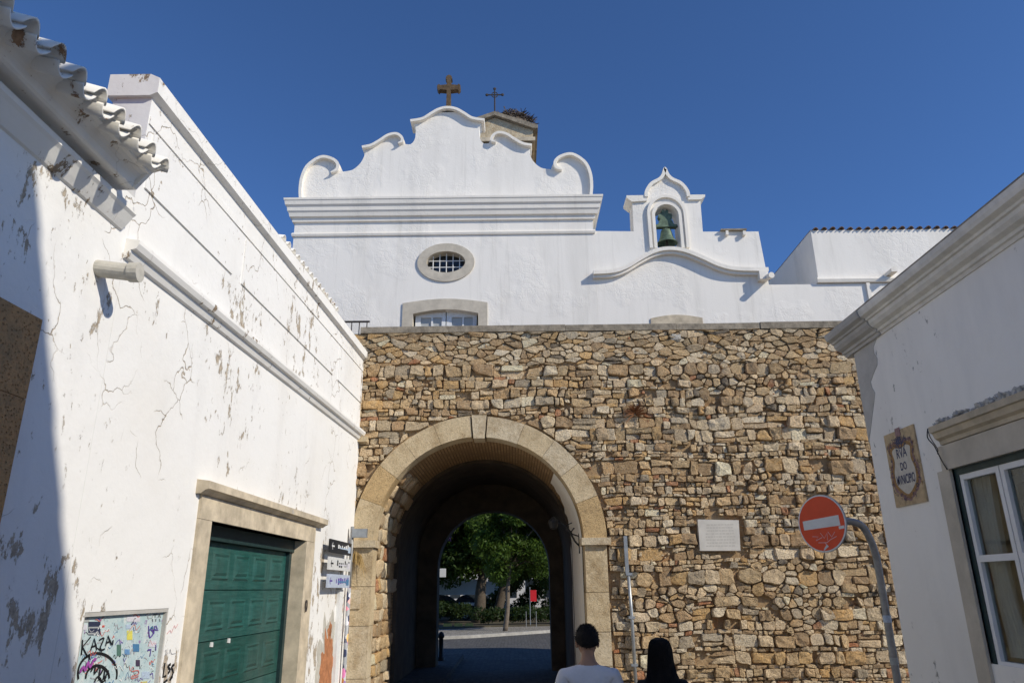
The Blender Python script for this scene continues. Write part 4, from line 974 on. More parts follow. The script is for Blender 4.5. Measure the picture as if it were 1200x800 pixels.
# bare render patch by the corner, wavy edge
wv = [(5.91, 3.755), (5.50, 3.755)] + [(5.50 + .05 * math.sin(k * 1.3) + .03 * k * .9, 3.755 - .05 * k) for k in range(1, 10)] + [(5.91, 3.0)]
G().slab(RW, wv, -.01, .004).done('bare_patch', 'bare_render', hr)
# roof (low), keeps the sun off the street
G().slab(lambda a, b, c: (2.78 + a, b, 3.985 + a * .05 + c), rect(0, -.29, 6.3, 5.95), 0, .02).done('roof', 'coping', hr)
# window surround
G().slab(RW, rect(W1, 1.30, 5.0, 2.62), -.28, .02).done('window_jamb', 'dressed', hr); G().slab(RW, rect(3.84, 1.30, W0, 2.62), -.28, .02).done('window_jamb', 'dressed', hr)
G().slab(RW, rect(3.84, 2.62, 4.93, 2.78), -.28, .024).done('window_lintel', 'dressed', hr)
G().sweep(RW, [(-.02, 2.78), (.03, 2.785), (.035, 2.81), (.06, 2.825), (.072, 2.86), (.088, 2.865), (.09, 2.905), (-.02, 2.94)], 3.70, 4.88).done('window_hood', 'lintel_stone', hr)
G().slab(RW, rect(3.80, 1.24, 5.04, 1.30), -.28, .06).done('window_sill', 'dressed', hr)
g = G(); g.slab(RW, rect(W0 - .01, 1.30, W1 + .01, 2.625), -.06, -.01, [rect(W0 + .045, 1.42, W1 - .045, 2.575)]); wf = g.done('window_frame', 'dark_green_frame', hr)
for a, b in ((W0 + .045, 4.405), (4.415, W1 - .045)):
    G().slab(RW, rect(a, 1.42, b, 2.575), -.055, -.015, [rect(a + .035, 1.46, b - .035, 2.03), rect(a + .035, 2.07, b - .035, 2.54)]).done('sash', 'white_paint', wf)
    for c, d in ((1.455, 2.035), (2.065, 2.545)): G().slab(RW, rect(a + .03, c, b - .03, d), -.04, -.037).done('pane', 'pane', wf)
# curtain, folds
def curtain(y0, y1, swing):
    v = []; f = []; n = 36; m = 10
    for j in range(m + 1):
        t = j / m; zc = 2.60 - 1.12 * t
        for i in range(n + 1):
            s = i / n; wid = (1 - .55 * math.sin(min(1, t * 1.15) * math.pi / 2) * .8)
            y = y1 - (y1 - y0) * s * (1 - .35 * math.sin(t * 2.6)) - swing * t
            v.append(RW(y, zc, -.10 + .030 * math.sin(s * 40 + t) - .02 * t))
    for j in range(m):
        for i in range(n): a = j * (n + 1) + i; f.append((a, a + 1, a + n + 2, a + n + 1))
    return mk('curtain', v, f, 'curtain', hr, True)
curtain(4.60, 4.805, .0); curtain(4.03, 4.15, .02)
G().slab(RW, rect(4.02, 1.46, 4.30, 1.52), -.13, -.125).done('curtain_hem', 'curtain', hr)
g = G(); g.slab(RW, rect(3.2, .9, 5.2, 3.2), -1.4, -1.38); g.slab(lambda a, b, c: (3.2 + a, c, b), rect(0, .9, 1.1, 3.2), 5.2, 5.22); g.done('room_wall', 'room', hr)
G().slab(RW, rect(4.75, 2.08, 5.12, 2.60), -.56, -.54, [rect(4.80, 2.13, 5.07, 2.55)]).slab(RW, rect(3.4, 1.5, 3.5, 1.6), -.36, -.34).done('inner_frame', 'white_paint', hr)
G().slab(RW, rect(4.80, 2.13, 5.07, 2.55), -.558, -.545).done('inner_panel', 'picture', hr)
G().tube(smooth_line([RW(4.885, 2.90, .09), RW(4.90, 2.84, .095), RW(4.905, 2.79, .06), RW(4.895, 2.74, .05), RW(4.89, 2.68, .035), RW(4.86, 2.62, .03)], 4), .004, 5).tube(smooth_line([RW(4.89, 2.9, .09), RW(4.93, 2.85, .06), RW(4.90, 2.78, .05), RW(4.87, 2.75, .06), RW(4.90, 2.73, .05)], 4), .003, 5).done('loose_cable', 'black_metal', hr)
# lichen crust on the hood
g = G()
for k in range(140):
    y = random.uniform(3.72, 4.87); s = random.uniform(.006, .02) * (1.5 if y < 4.4 else 1); g.blob(RW(y, 2.935 - (.02 if random.random() < .4 else 0), random.uniform(.005, .07)), (s, s, s * random.uniform(.5, 1.1)), 5, 3, .3)
o = g.done('lichen_crust', 'bare_render', hr); o['kind'] = 'stuff'
# taller house behind the camera, it throws the shadow edge on the left wall
ht_ = thing('tall_gabled_house', 'tall gabled house beside the viewer, outside the picture', 'house', (4.5, -3, 0))
GH = lambda x, z, ww: (x, -.45 - ww, z)
G().slab(GH, [(2.92, 0), (9.5, 0), (9.5, 7.4), (4.5, 10.2), (2.92, 9.3)], 0, 3.6).done('wall', 'right_plaster', ht_)
rt = half_tile(.11, .09, .5); rt.materials.append(M['tile'])
for k in range(12):
    o = mko('verge_tile', rt, None, ht_); x = 4.5 + k * .42; o.location = Vector((x + .42, -.51, 10.22 - (x - 4.08) * .56)) - ht_.location; o.rotation_euler = (0, 0, R(90)); o.rotation_euler = (R(29), 0, R(90))

# ------------------------------------------------------------------ street tile sign
tl = thing('street_name_tiles', 'painted ceramic tile street sign reading RVA DO MVNICIPIO', 'sign', RW(5.42, 2.45, .0))
RT = lambda u, v, ww: RW(5.64 - u, v, ww)      # u runs left to right as read
for i in range(3):
    for j in range(4):
        a = .0 + i * .1467; b = 2.45 + j * .1375; G().slab(RT, rect(a + .0015, b + .0015, a + .1452, b + .136), -.005, .012 + random.uniform(0, .001)).done('tile', 'azulejo_ochre', tl)
sh = smooth_line([(.075, 2.86), (.09, 2.78), (.06, 2.70), (.07, 2.61), (.13, 2.555), (.22, 2.515), (.31, 2.555), (.37, 2.61), (.38, 2.70), (.35, 2.78), (.365, 2.86), (.30, 2.89), (.22, 2.875), (.14, 2.89)], 5, True)
G().slab(RT, sh, .0135, .0145).done('cartouche', 'azulejo_white', tl)
g = G(); g.strip(RT, sh + [sh[0]], .013, .0148, .0155); g.done('scroll_border', 'azulejo_brown', tl)
big = [(.22 + (x - .22) * 1.17, 2.71 + (z - 2.71) * 1.13) for x, z in sh]
g = G(); g.strip(RT, big + [big[0]], [.006 + .005 * (k % 3) for k in range(len(big) + 1)], .0132, .0138); g.done('mauve_border', 'azulejo_mauve', tl)
g = G(); random.seed(3)
for k in range(46):
    t = random.uniform(0, 6.28); q = random.uniform(.01, .085); c = (.22 + q * 1.25 * math.cos(t), 2.915 + q * .55 * math.sin(t)); d = random.uniform(.008, .022); a = random.uniform(0, 6.28)
    g.strip(RT, [(c[0] - d * math.cos(a), c[1] - d * math.sin(a)), (c[0] + d * math.cos(a), c[1] + d * math.sin(a))], .0028, .0158 + k * .00002, .0164 + k * .00002)
g.slab(RT, ellipse(.22, 2.905, .035, .045, 16), .0172, .0178, [ellipse(.22, 2.905, .028, .037, 16)[::-1]]); g.done('crest', 'azulejo_blue', tl)
for nm_, mt_, n_ in (('scroll_ornament', 'azulejo_blue', 70), ('scroll_ornament', 'azulejo_brown', 60), ('scroll_ornament', 'azulejo_mauve', 40)):
    g = G()
    for k in range(n_):
        q = Vector(big[random.randrange(len(big))]); q = q + (q - Vector((.22, 2.71))).normalized() * random.uniform(-.018, .026); r_ = random.uniform(.005, .014); a0 = random.uniform(0, 6.28)
        g.strip(RT, [(q.x + r_ * math.cos(a0 + t * .8), q.y + r_ * math.sin(a0 + t * .8)) for t in range(5)], random.uniform(.0012, .0028), .0156 + k * .00001, .0162 + k * .00001)
    g.done(nm_, mt_, tl)['kind'] = 'stuff'
G().slab(RT, rect(.185, 2.955, .255, 3.015), .0133, .0175).done('crown', 'azulejo_mauve', tl)
for body, zz, sz, xs in (('RVA', 2.795, .10, .80), ('DO', 2.705, .08, .75), ('MVNICIPIO', 2.605, .095, .56)):
    v, f = text_geo(body, RT, .22, zz, sz, .0148, .0162, xs, 1, .012); mk('lettering', v, f, 'azulejo_blue', tl)

# ------------------------------------------------------------------ no entry sign
ne = thing('no_entry_sign', 'round red no entry sign with white bar on a bent pole', 'road sign', (3.26, 6.85, 0))
sc_ = Vector((2.76, 6.74, 2.43)); an = R(60); rx = Vector((math.cos(an), -math.sin(an), 0)); nn = Vector((-math.sin(an), -math.cos(an), 0)); t5 = R(4); zx = Vector((0, 0, 1))
rx, zx = rx * math.cos(t5) + zx * math.sin(t5), zx * math.cos(t5) - rx * math.sin(t5)
def NE(u, v, ww=0.): return tuple(sc_ + rx * u + zx * v + nn * ww)
G().slab(NE, ellipse(0, 0, 0.252, 0.252, 40), -.012, .0).done('disc_back', 'pole_metal', ne)
G().slab(NE, ellipse(0, 0, 0.250, 0.250, 40), .0, .003).done('white_rim', 'sign_white', ne)
G().slab(NE, ellipse(0, 0, 0.237, 0.237, 40), .003, .005).done('red_face', 'sign_red', ne)
G().slab(NE, [(-.195, -.035), (.19, -.045), (.19, .045), (-.195, .045)], .005, .0065).done('white_bar', 'sign_white', ne)
g = G()
for s in ([(-.12, -.10), (-.06, -.11), (-.09, -.14), (-.02, -.12)], [(-.03, -.08), (0, -.13), (.04, -.09), (.03, -.15)], [(.05, -.08), (.08, -.13), (.12, -.09)], [(-.07, -.16), (.02, -.17), (.06, -.15), (.13, -.13)], [(.02, -.2), (.0, -.17)]): g.strip(NE, s, .0025, .0055, .0062)
g.done('scratched_graffiti', 'pink', ne)
G().slab(NE, [(-.03, -.235), (.03, -.205), (.015, -.185), (-.02, -.215)], .0052, .0064).slab(NE, rect(.17, -.075, .225, -.05), .0052, .0064).done('sticker', 'sign_white', ne)
pp = [(3.26, 6.85, 0), (3.26, 6.85, 1.0), (3.255, 6.85, 2.0), (3.245, 6.845, 2.17), (3.205, 6.83, 2.32), (3.13, 6.80, 2.42), (3.0, 6.77, 2.45), (2.80, 6.765, 2.45)]
G().tube(smooth_line(pp, 4), .032, 12).done('bent_pole', 'pole_metal', ne, True)
for zz in (1.62, 1.28): G().lathe((3.2585, 6.85, zz), [(.034, -.03), (.0345, .03)], 12).done('sticker', 'st_lb' if zz > 1.5 else 'st_grey', ne)
# conduit on the gate wall
cd = thing('steel_conduit', 'galvanised steel conduit climbing the stone wall right of the arch', 'conduit', (1.9, 12.9, 0))
G().tube([(1.93, 12.885, 0), (1.925, 12.885, 1.45), (1.91, 12.885, 2.12)], .03, 10).done('lower_pipe', 'grey_metal', cd, True)
G().box((1.865, 12.87, 2.12), (1.925, 12.93, 2.74)).done('upper_channel', 'grey_metal', cd)
for zz in (.7, 1.42, 2.1): G().box((1.87, 12.85, zz), (1.975, 13.03, zz + .04)).done('clamp', 'grey_metal', cd)
# wall lamp inside the arch
lm = thing('wall_lamp', 'black iron bracket lamp on the white plaster inside the arch', 'lamp', (1.14, 13.9, 3.0))
x0_ = 1.19
g = G(); g.tube([(x0_, 13.75, 2.62), (1.10, 13.75, 2.72), (.98, 13.75, 2.95), (.84, 13.75, 3.06), (.72, 13.75, 3.08)], .018, 6); g.tube([(1.10, 13.75, 2.95), (1.02, 13.75, 2.86), (.95, 13.75, 2.9), (.96, 13.75, 3.0), (1.06, 13.75, 3.04)], .012, 6); g.tube([(x0_, 13.75, 2.5), (x0_, 13.75, 2.85)], .022, 6); g.tube([(1.18, 13.75, 2.8), (1.06, 13.75, 2.84), (.98, 13.75, 2.95)], .012, 6); g.done('bracket', 'black_metal', lm)
G().lathe((.72, 13.75, 0), [(.0, 3.16), (.03, 3.14), (.09, 3.08), (.10, 3.05), (.07, 2.95), (.05, 2.93), (0, 2.93)], 10).done('lantern', 'black_metal', lm)
# dried plants growing from the wall
def tuft(name, label, c, n, ln, mat, droop=.3):
    t = thing(name, label, 'plant', c); g = G()
    for k in range(n):
        a = random.gauss(0, .9); d = Vector((math.sin(a), -random.uniform(.15, .8), math.cos(a) * .9)).normalized(); l_ = ln * random.uniform(.4, 1); p = Vector(c)
        q = p + d * l_ * .5; e = p + d * l_ + Vector((0, 0, -droop * l_)); g.tube([p, q, e], [.005, .004, .0015], 3, False)
    g.done('stalks', mat, t); return t
random.seed(9)
tuft('dry_plant', 'reddish brown dried plant tuft growing from the stone wall', (2.22, 12.95, 4.86), 260, .30, 'dry', .25)
tuft('dry_grass', 'yellow dried grass hanging from the left arch pier', (-2.70, 12.93, 2.42), 160, .26, 'dry_yellow', 1.3)

# ------------------------------------------------------------------ people
def skin_mesh(pts, edges, rad, sub=2, roots=(0,)):
    me = bpy.data.meshes.new('tmp'); me.from_pydata(pts, edges, []); ob = bpy.data.objects.new('tmp', me); COL.objects.link(ob)
    md = ob.modifiers.new('s', 'SKIN'); md.use_smooth_shade = True; md.branch_smoothing = .6
    sv = me.skin_vertices[0].data
    for i, r_ in enumerate(rad): sv[i].radius = r_ if isinstance(r_, tuple) else (r_, r_); sv[i].use_root = i in roots
    m2 = ob.modifiers.new('u', 'SUBSURF'); m2.levels = sub; m2.render_levels = sub
    bpy.context.view_layer.update()
    out = bpy.data.meshes.new_from_object(ob.evaluated_get(bpy.context.evaluated_depsgraph_get())); bpy.data.objects.remove(ob); bpy.data.meshes.remove(me); return out
def join_geo(meshes):
    v, f = [], []
    for m_ in meshes:
        n = len(v); v += [tuple(p.co) for p in m_.vertices]; f += [tuple(i + n for i in p.vertices) for p in m_.polygons]
    return v, f
def head_geo(c, s=1.0):
    """ellipsoid head shaped with jaw, brow, nose; faces +y"""
    v, f = [], []; seg, rg = 20, 16
    for i in range(rg + 1):
        th = math.pi * i / rg; zz = math.cos(th)
        for k in range(seg):
            ph = 2 * math.pi * k / seg; x = math.sin(th) * math.cos(ph) * .080; y = math.sin(th) * math.sin(ph) * .098; z_ = zz * .122
            if z_ < -.02: x *= 1 + (z_ + .02) * 2.6; y = y * (1 + (z_ + .02) * (1.2 if y > 0 else 4.0)) + .01
            if y > .06 and abs(x) < .02 and -.045 < z_ < .01: y += .022 * (1 - abs(x) / .02) * (1 if z_ < -.015 else .5)
            if y > .07 and abs(x) < .03 and -.075 < z_ < -.06: y += .006
            v.append((c[0] + x * s, c[1] + y * s, c[2] + z_ * s))
    f = [(i * seg + k, i * seg + (k + 1) % seg, (i + 1) * seg + (k + 1) % seg, (i + 1) * seg + k) for i in range(rg) for k in range(seg)]
    return v, f
def person(label, loc, H, man):
    t = thing('person', label, 'person', loc); X, Y, _ = loc; k = H / 1.75
    P = lambda x, y, z: (X + x * k, Y + y * k, z * k)
    sw = .19 if man else .165
    pts = [P(0, 0, .95), P(0, -.01, 1.12), P(0, -.015, 1.30), P(0, -.01, 1.43), P(0, .0, 1.50), P(0, .01, 1.56), P(0, .015, 1.63)]
    rad = [(.15, .11), (.135, .10), (.155, .105), (.085, .07), (.058, .056), (.055, .055), (.05, .06)]; rad = [(a * k, b * k) for a, b in rad]
    ed = [(i, i + 1) for i in range(6)]
    for s in (-1, 1):
        b = len(pts); pts += [P(s * sw, -.01, 1.405), P(s * (sw + .055), -.02, 1.12), P(s * (sw + .06), .06, .89), P(s * (sw + .055), .085, .82)]; rad += [.050 * k, .042 * k, .032 * k, .034 * k]; ed += [(3, b), (b, b + 1), (b + 1, b + 2), (b + 2, b + 3)]
        b = len(pts); st = .10 * s; pts += [P(s * .09, 0, .88), P(s * .10, .02 + st, .50), P(s * .10, -.02 + st * 1.2, .10), P(s * .105, .13 + st * 1.2, .035)]; rad += [.088 * k, .060 * k, .042 * k, .036 * k]; ed += [(0, b), (b, b + 1), (b + 1, b + 2), (b + 2, b + 3)]
    ms = [skin_mesh(pts, ed, rad)]
    for s in (-1, 1):                       # hands: palm and five fingers
        wr = Vector((s * (sw + .055), .085, .82)); p0 = [P(*wr), P(wr.x, wr.y + .02, wr.z - .05), P(wr.x, wr.y + .03, wr.z - .085)]
        ms.append(skin_mesh(p0, [(0, 1), (1, 2)], [(.02 * k, .035 * k), (.018 * k, .042 * k), (.015 * k, .04 * k)], 1))
        for q, (dy, ln) in enumerate(((-.03, .065), (-.01, .08), (.012, .085), (.032, .075))):
            b = Vector((wr.x, wr.y + .03 + dy, wr.z - .085)); ms.append(skin_mesh([P(*b), P(b.x - s * .008, b.y + .008, b.z - ln * .5), P(b.x - s * .025, b.y + .012, b.z - ln)], [(0, 1), (1, 2)], [.010 * k, .009 * k, .0075 * k], 1))
        b = Vector((wr.x, wr.y + .045, wr.z - .035)); ms.append(skin_mesh([P(*b), P(b.x - s * .012, b.y + .035, b.z - .03), P(b.x - s * .02, b.y + .042, b.z - .06)], [(0, 1), (1, 2)], [.013 * k, .011 * k, .008 * k], 1))
    v, f = join_geo(ms); hc = Vector(P(0, .025, 1.628)); hv, hf = head_geo(hc, k); n = len(v); v += hv; f += [tuple(i + n for i in q) for q in hf]
    for s in (-1, 1):
        e = G().blob((hc.x + s * .083 * k, hc.y - .005, hc.z - .01), (.012 * k, .02 * k, .033 * k), 8, 6); n = len(v); v += e.v; f += [tuple(i + n for i in q) for q in e.f]
    body = mk('body', v, f, 'skin', t, True, recalc=False)
    for s in (-1, 1): G().blob((hc.x + s * .032 * k, hc.y + .086 * k, hc.z + .002), (.012 * k, .009 * k, .009 * k), 8, 6).done('eye', 'eye', t, True)
    # clothing grown from the same joints, a little thicker
    o = 1.12; tp = pts[0:4] + [P(0, 0, 1.478)]; tr = [(a * o + .008, b * o + .008) for a, b in rad[0:3]] + [(.135 * k, .10 * k), (.072 * k, .066 * k)]; te = [(0, 1), (1, 2), (2, 3), (3, 4)]; tp[0] = P(0, 0, .90)
    for s, b in ((-1, 7), (1, 15)):
        i = len(tp); e1 = Vector(pts[b]); e2 = Vector(pts[b + 1]); tp += [tuple(e1), tuple(e1.lerp(e2, .62))]; tr += [.076 * k, .066 * k]; te += [(3, i), (i, i + 1)]
        if not man: tp.append(tuple(e2.lerp(Vector(pts[b + 2]), .9))); tr.append(.042 * k); te.append((i + 1, i + 2))
    sh_ = mko('shirt', skin_mesh(tp, te, tr), 'tee' if man else 'black_cloth', t)
    bp = [P(0, 0, .96)]; br = [(.155 * k, .118 * k)]; be = []
    for s, b in ((-1, 11), (1, 19)):
        i = len(bp); bp += [pts[b], pts[b + 1], tuple(Vector(pts[b + 2]) + Vector((0, 0, .03)))]; br += [.098 * k, .074 * k, .060 * k]; be += [(0, i), (i, i + 1), (i + 1, i + 2)]
    mko('trousers', skin_mesh(bp, be, br), 'jeans', t)
    for s, b in ((-1, 11), (1, 19)):
        a, c = Vector(pts[b + 2]), Vector(pts[b + 3]); a.z = .05 * k
        mko('shoe', skin_mesh([tuple(a - Vector((0, .05, .0))), tuple(a + Vector((0, .05, 0))), tuple(c + Vector((0, .05, .005)))], [(0, 1), (1, 2)], [(.045 * k, .045 * k), (.048 * k, .045 * k), (.042 * k, .032 * k)], 2), 'shoe', t)
    # hair
    v, f = [], []; seg = 40
    if man:
        rg = 16
        for i in range(rg + 1):
            for q in range(seg):
                ph = 2 * math.pi * q / seg; back = .5 - .5 * math.sin(ph)             # sin<0 is the back of the head
                thm = R(62 + 46 * back ** .8); th = thm * i / rg; j = 1 + .035 * noise.noise(Vector((math.cos(ph) * 9, math.sin(ph) * 9, th * 9))) + .02 * random.random()
                e = 1.10 if i < rg else .97
                top = 1.02
                v.append((hc.x + .083 * e * j * max(0, math.sin(th)) ** .72 * math.cos(ph) * k, hc.y - .004 + .102 * e * j * max(0, math.sin(th)) ** .72 * math.sin(ph) * k, hc.z + .124 * top * j * math.cos(th) * k * (.98 if i < rg else .95)))
        f = [(i * seg + q, i * seg + (q + 1) % seg, (i + 1) * seg + (q + 1) % seg, (i + 1) * seg + q) for i in range(rg) for q in range(seg)]
        hg = G(); hg.add(v, f)
        for q in range(1500):
            i = random.randrange(len(v)); p = Vector(v[i]); d = ((p - Vector((hc.x, hc.y, hc.z))).normalized() + Vector((random.uniform(-.5, .5), random.uniform(-.5, .5), random.uniform(-.9, .1)))).normalized()
            p += Vector((random.uniform(-.006, .006), random.uniform(-.006, .006), random.uniform(-.006, .006))); hg.tube([p - d * .004, p + d * random.uniform(.006, .014)], [.0016, .0005], 3, False)
        mk('hair', hg.v, hg.f, 'hair', t, True, recalc=False)
    else:
        rows = [(.0, .02, .136), (.036, .042, .133), (.062, .072, .121), (.082, .096, .094), (.094, .108, .045), (.100, .112, -.02), (.108, .110, -.09), (.124, .102, -.16), (.146, .094, -.22), (.160, .085, -.30), (.160, .078, -.40), (.150, .070, -.50), (.12, .05, -.58), (.06, .02, -.62)]
        for i, (a, b, z_) in enumerate(rows):
            for q in range(seg * 2):
                ph = math.pi * q / seg; st_ = 1 + .05 * noise.noise(Vector((math.cos(ph) * 7, math.sin(ph) * 7, z_ * 1.4))) + (.02 * math.sin(q * 2.3) if i > 3 else 0)
                yy = b * math.sin(ph)
                if z_ < .06 and yy > 0: yy *= .25 if z_ > -.12 else .05
                v.append((hc.x + a * math.cos(ph) * st_ * k, hc.y - .012 + (yy * st_ - (.025 if z_ < -.15 else 0) - (.035 if z_ < -.2 else 0)) * k, hc.z + z_ * k))
        hs2 = G()
        for q in range(420):
            ph = random.uniform(math.pi * .95, math.pi * 2.05); pl_ = []
            for i, (a, b, z_) in enumerate(rows[2:]):
                w2 = 1.015 + random.uniform(-.012, .03); yy = b * math.sin(ph)
                pl_.append((hc.x + a * math.cos(ph + .05 * math.sin(i + q)) * w2 * k, hc.y - .012 + (yy * w2 - (.025 if z_ < -.15 else 0) - (.035 if z_ < -.2 else 0)) * k, hc.z + z_ * k))
            hs2.tube(smooth_line(pl_, 2), .0016, 3, False)
        m = seg * 2; f = [(i * m + q, i * m + (q + 1) % m, (i + 1) * m + (q + 1) % m, (i + 1) * m + q) for i in range(len(rows) - 1) for q in range(m)]
        hs2.add(v, f); mk('hair', hs2.v, hs2.f, 'hair', t, True, recalc=False)
    return t
random.seed(61)
person('man in pale t-shirt with short dark hair seen from behind', (.53, 5.8, 0), 1.64, True)
person('woman with long straight black hair and dark top seen from behind', (1.06, 5.8, 0), 1.54, False)

# ------------------------------------------------------------------ beyond the gate: trees, hedge, cars
import numpy as np
rng = np.random.default_rng(4)
def leaves(name, clumps, per, size, mat, parent):
    V = []
    for (c, r_) in clumps:
        n = int(per * r_ ** 2); d = rng.normal(size=(n, 3)); d /= np.linalg.norm(d, axis=1)[:, None]
        rad = r_ * (rng.random(n) ** .35)[:, None] * np.array([1, 1, .75]); p = np.array(c) + d * rad
        a = rng.normal(size=(n, 3)); a /= np.linalg.norm(a, axis=1)[:, None]; b = np.cross(a, rng.normal(size=(n, 3))); b /= np.linalg.norm(b, axis=1)[:, None]
        s = size * (0.6 + .8 * rng.random(n))[:, None]; V.append(np.stack([p - a * s, p + b * s * .38, p + a * s, p - b * s * .38], 1).reshape(-1, 3))
    V = np.concatenate(V); nf = len(V) // 4
    return mk(name, V.tolist(), [(4 * i, 4 * i + 1, 4 * i + 2, 4 * i + 3) for i in range(nf)], mat, parent, False, recalc=False)
def tree(label, base, trunk_h, crown_c, crown_r, ncl, per, size, tr=.11, mat='leaf', bark='bark', lean=0.0, cl=(.7, 1.25), blossoms=0):
    t = thing('tree', label, 'tree', base, 'trees beyond the gate'); B = Vector(base); top = B + Vector((lean, 0, trunk_h))
    g = G(); g.tube(smooth_line([tuple(B), tuple(B.lerp(top, .35) + Vector((.03, 0, 0))), tuple(B.lerp(top, .7) - Vector((.03, 0, 0))), tuple(top)], 4), [tr * (1.25 - .45 * i / 12) for i in range(13)], 10); 
    cc = Vector(crown_c); clumps = []
    for k in range(ncl):
        d = Vector(rng.normal(size=3)).normalized(); q = rng.random() ** .4; p = cc + Vector((d.x * crown_r[0] * q, d.y * crown_r[1] * q, d.z * crown_r[2] * q)); clumps.append((tuple(p), rng.uniform(*cl)))
        if k % 4 == 0: g.tube([tuple(top), tuple(top.lerp(p, .5) + Vector((0, 0, .25))), tuple(p)], [tr * .6, tr * .3, .015], 6, False)
    g.done('trunk', bark, t, True); leaves('crown', clumps, per, size, mat, t)
    if blossoms:
        bc = [(tuple(Vector(c) + Vector((rng.uniform(-.3, .3), -r_ * .85, rng.uniform(-.2, .3)))), .17) for c, r_ in clumps if c[1] < cc.y][:blossoms]
        leaves('blossom', bc, 1100, .045, 'purple', t)
    return t
tree('slender jacaranda with lilac blossoms, nearest tree beyond the gate', (-.46, 35.7, .11), 2.7, (.1, 36.3, 4.7), (2.6, 2.2, 2.3), 60, 950, .095, .095, 'leaf', 'bark_pale', .25, (.55, 1.0), 5)
tree('broad jacaranda with thick dark trunk behind the slender one', (-2.1, 43.5, .16), 2.5, (-2.2, 43.5, 6.0), (4.6, 3, 3.2), 70, 560, .13, .30, 'leaf', 'bark', .3, (.8, 1.35), 5)
tree('dark leafy tree with twin trunk beside the thick trunk', (-1.2, 45, .16), 2.6, (1.6, 46, 5.6), (4.0, 3, 3.2), 60, 560, .13, .24, 'leaf_dark', 'bark', .8, (.8, 1.35))
tree('dark tree at the left edge of the gate view', (-5.2, 44, .16), 2.0, (-5.0, 44, 4.2), (2.4, 2.5, 2.6), 40, 420, .15, .16, 'leaf_dark', 'bark', .1, (.7, 1.2))
tree('tall dark tree closing the background of the gate view', (4.2, 52, .16), 3.0, (3.0, 52, 7.5), (6.0, 3, 5.2), 60, 330, .22, .28, 'leaf_dark', 'bark', .2, (1.1, 1.8))
tree('tall dense tree far behind the gate on the left', (-6.5, 55, .16), 3.0, (-5.0, 55, 7.5), (6.5, 3, 5.4), 60, 330, .22, .28, 'leaf_dark', 'bark', .2, (1.1, 1.8))
hd = thing('hedge', 'low dark clipped hedge behind the far pavement', 'hedge', (0, 41.5, .16))
leaves('hedge_foliage', [((-1.9 + k * .42, 41.0 + .05 * k + rng.uniform(-.2, .2), .55 + rng.uniform(0, .18)), .52) for k in range(26)], 1100, .09, 'hedge', hd)
hd = thing('hedge', 'tall dark shrubbery closing the view behind the trunks', 'hedge', (0, 50, .16))
leaves('hedge_foliage', [((-1.6 + k * .5, 50 + rng.uniform(-.4, .4), .7 + (k % 4) * .5 + rng.uniform(0, .3)), .75) for k in range(26)], 800, .12, 'hedge', hd)
hd = thing('hedge', 'rounded dark bush left of the tree trunks beyond the gate', 'hedge', (-3.9, 43, .16))
leaves('hedge_foliage', [((-4.6 + k * .3, 43.2 + rng.uniform(-.3, .3), .6 + rng.uniform(0, .4)), .55) for k in range(7)], 1100, .09, 'hedge', hd)
def car(label, x, y, ang, paint):
    t = thing('parked_car', label, 'car', (x, y, .01), 'cars parked beyond the gate'); M_ = Matrix.Translation((x, y, .16)) @ Matrix.Rotation(ang, 4, 'Z')
    def CF(u, v, ww): return tuple(M_ @ Vector((u, ww, v)))
    body = [(-2.0, .22), (2.0, .22), (2.08, .5), (1.95, .78), (1.0, .92), (-1.75, .95), (-2.05, .75), (-2.08, .4)]
    G().slab(CF, smooth_line(body, 3, True), -.82, .82).done('body', paint, t)
    G().slab(CF, smooth_line([(1.02, .90), (.35, 1.38), (-.3, 1.45), (-1.2, 1.38), (-1.75, .93)], 3), -.70, .70).done('cabin', 'dark_glass', t)
    G().slab(CF, [(.30, 1.37), (-.3, 1.46), (-1.15, 1.39), (-1.1, 1.42), (-.3, 1.49), (.3, 1.41)], -.68, .68).done('roof', paint, t)
    for u in (-1.3, 1.3):
        for s in (-.8, .8):
            wl = G().slab(CF, ellipse(u, .30, .31, .31, 18), s - .1, s + .1).done('wheel', 'rubber', t); G().slab(CF, ellipse(u, .30, .17, .17, 12), s - .11, s + .11).done('rim', 'grey_metal', wl)
    for s in (-.6, .6): G().slab(CF, rect(2.0, .58, 2.07, .70), s - .15, s + .15).done('headlight', 'sign_white', t)
car('dark parked car seen under the trees beyond the gate', -4.4, 47.5, R(8), 'car'); car('white parked car far beyond the gate', -2.2, 51, R(-6), 'car_white')
cn = thing('market_canopy', 'white canopy stall far behind the tree trunks', 'canopy', (-4, 58, .16))
G().slab(lambda a, b, c: (a, 57 + c, b), [(-9, 1.55), (-1.2, 1.55), (-1.2, 2.35), (-5, 2.9), (-9, 2.35)], 0, 3).done('roof', 'awning', cn)
for x in (-8.9, -5, -1.3): G().box((x - .05, 57, .1), (x + .05, 57.1, 1.6)).done('post', 'grey_metal', cn)
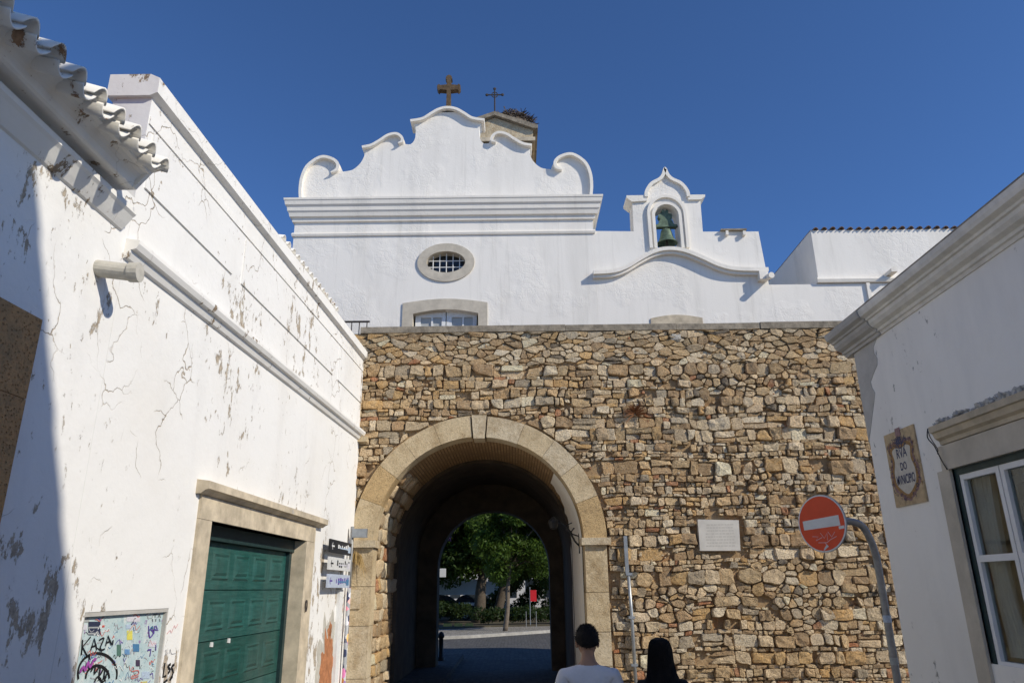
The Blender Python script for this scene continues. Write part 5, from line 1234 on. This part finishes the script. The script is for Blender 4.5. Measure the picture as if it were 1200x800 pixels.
fb = thing('far_building', 'pale long building far behind the park trees', 'building', (0, 78, 0))
G().box((-30, 78, 0), (30, 88, 7)).done('wall', 'facade', fb)
for k in range(18):
    x = -16 + k * 1.9; wv_ = G().slab(lambda a, b, c: (a, 78 - c, b), rect(x, 1.1, x + 1.0, 2.9), -.1, .03).done('window', 'dark_glass', fb)
rb = thing('red_banner', 'small red sign hanging beyond the gate to the right of the trunk', 'sign', (.9, 40, 0))
G().box((.80, 40, 1.30), (1.12, 40.04, 1.85)).done('panel', 'red', rb); G().tube([(.78, 40.02, 0.1), (.78, 40.02, 2.0)], .02, 6).done('post', 'grey_metal', rb)
wl_ = thing('white_sign_box', 'small white sign box on the left beyond the gate', 'sign', (-2.85, 30, 0))
G().box((-2.95, 30, 2.38), (-2.70, 30.12, 2.70)).done('box', 'sign_white', wl_); G().tube([(-2.97, 30.06, 0), (-2.97, 30.06, 2.75)], .03, 8).done('post', 'iron', wl_)
bo = thing('bollard', 'black iron bollard at the left foot of the far gate opening', 'bollard', (-2.0, 21.2, .12))
G().lathe((-2.0, 21.2, .12), [(.10, 0), (.10, .08), (.07, .1), (.06, .55), (.09, .58), (.09, .64), (.05, .70), (0, .73)], 14).done('post', 'black_metal', bo, True)
for k in range(3):
    kb = thing('kerb_block', 'short yellow painted kerb block, %s of the row beyond the gate' % ('leftmost', 'middle', 'rightmost')[k], 'kerb block', (-3.4 + k * .55, 39.6, .16), 'yellow kerb blocks')
    G().slab(lambda a, b, c: (a, 39.6 + c, b), [(-3.65 + k * .55, .1), (-3.2 + k * .55, .1), (-3.24 + k * .55, .30), (-3.61 + k * .55, .30)], 0, .15).done('block', 'yellow', kb)
for k in range(2):
    ps = thing('thin_post', 'thin pale post on the far pavement, %s of the pair right of the tree' % ('left one', 'right one')[k], 'post', (.55 + k * .5, 38.8, .11), 'thin posts on the far pavement')
    G().tube([(.55 + k * .5, 38.8, .11), (.55 + k * .5, 38.8, .85)], .016, 6).done('shaft', 'pole_metal', ps)
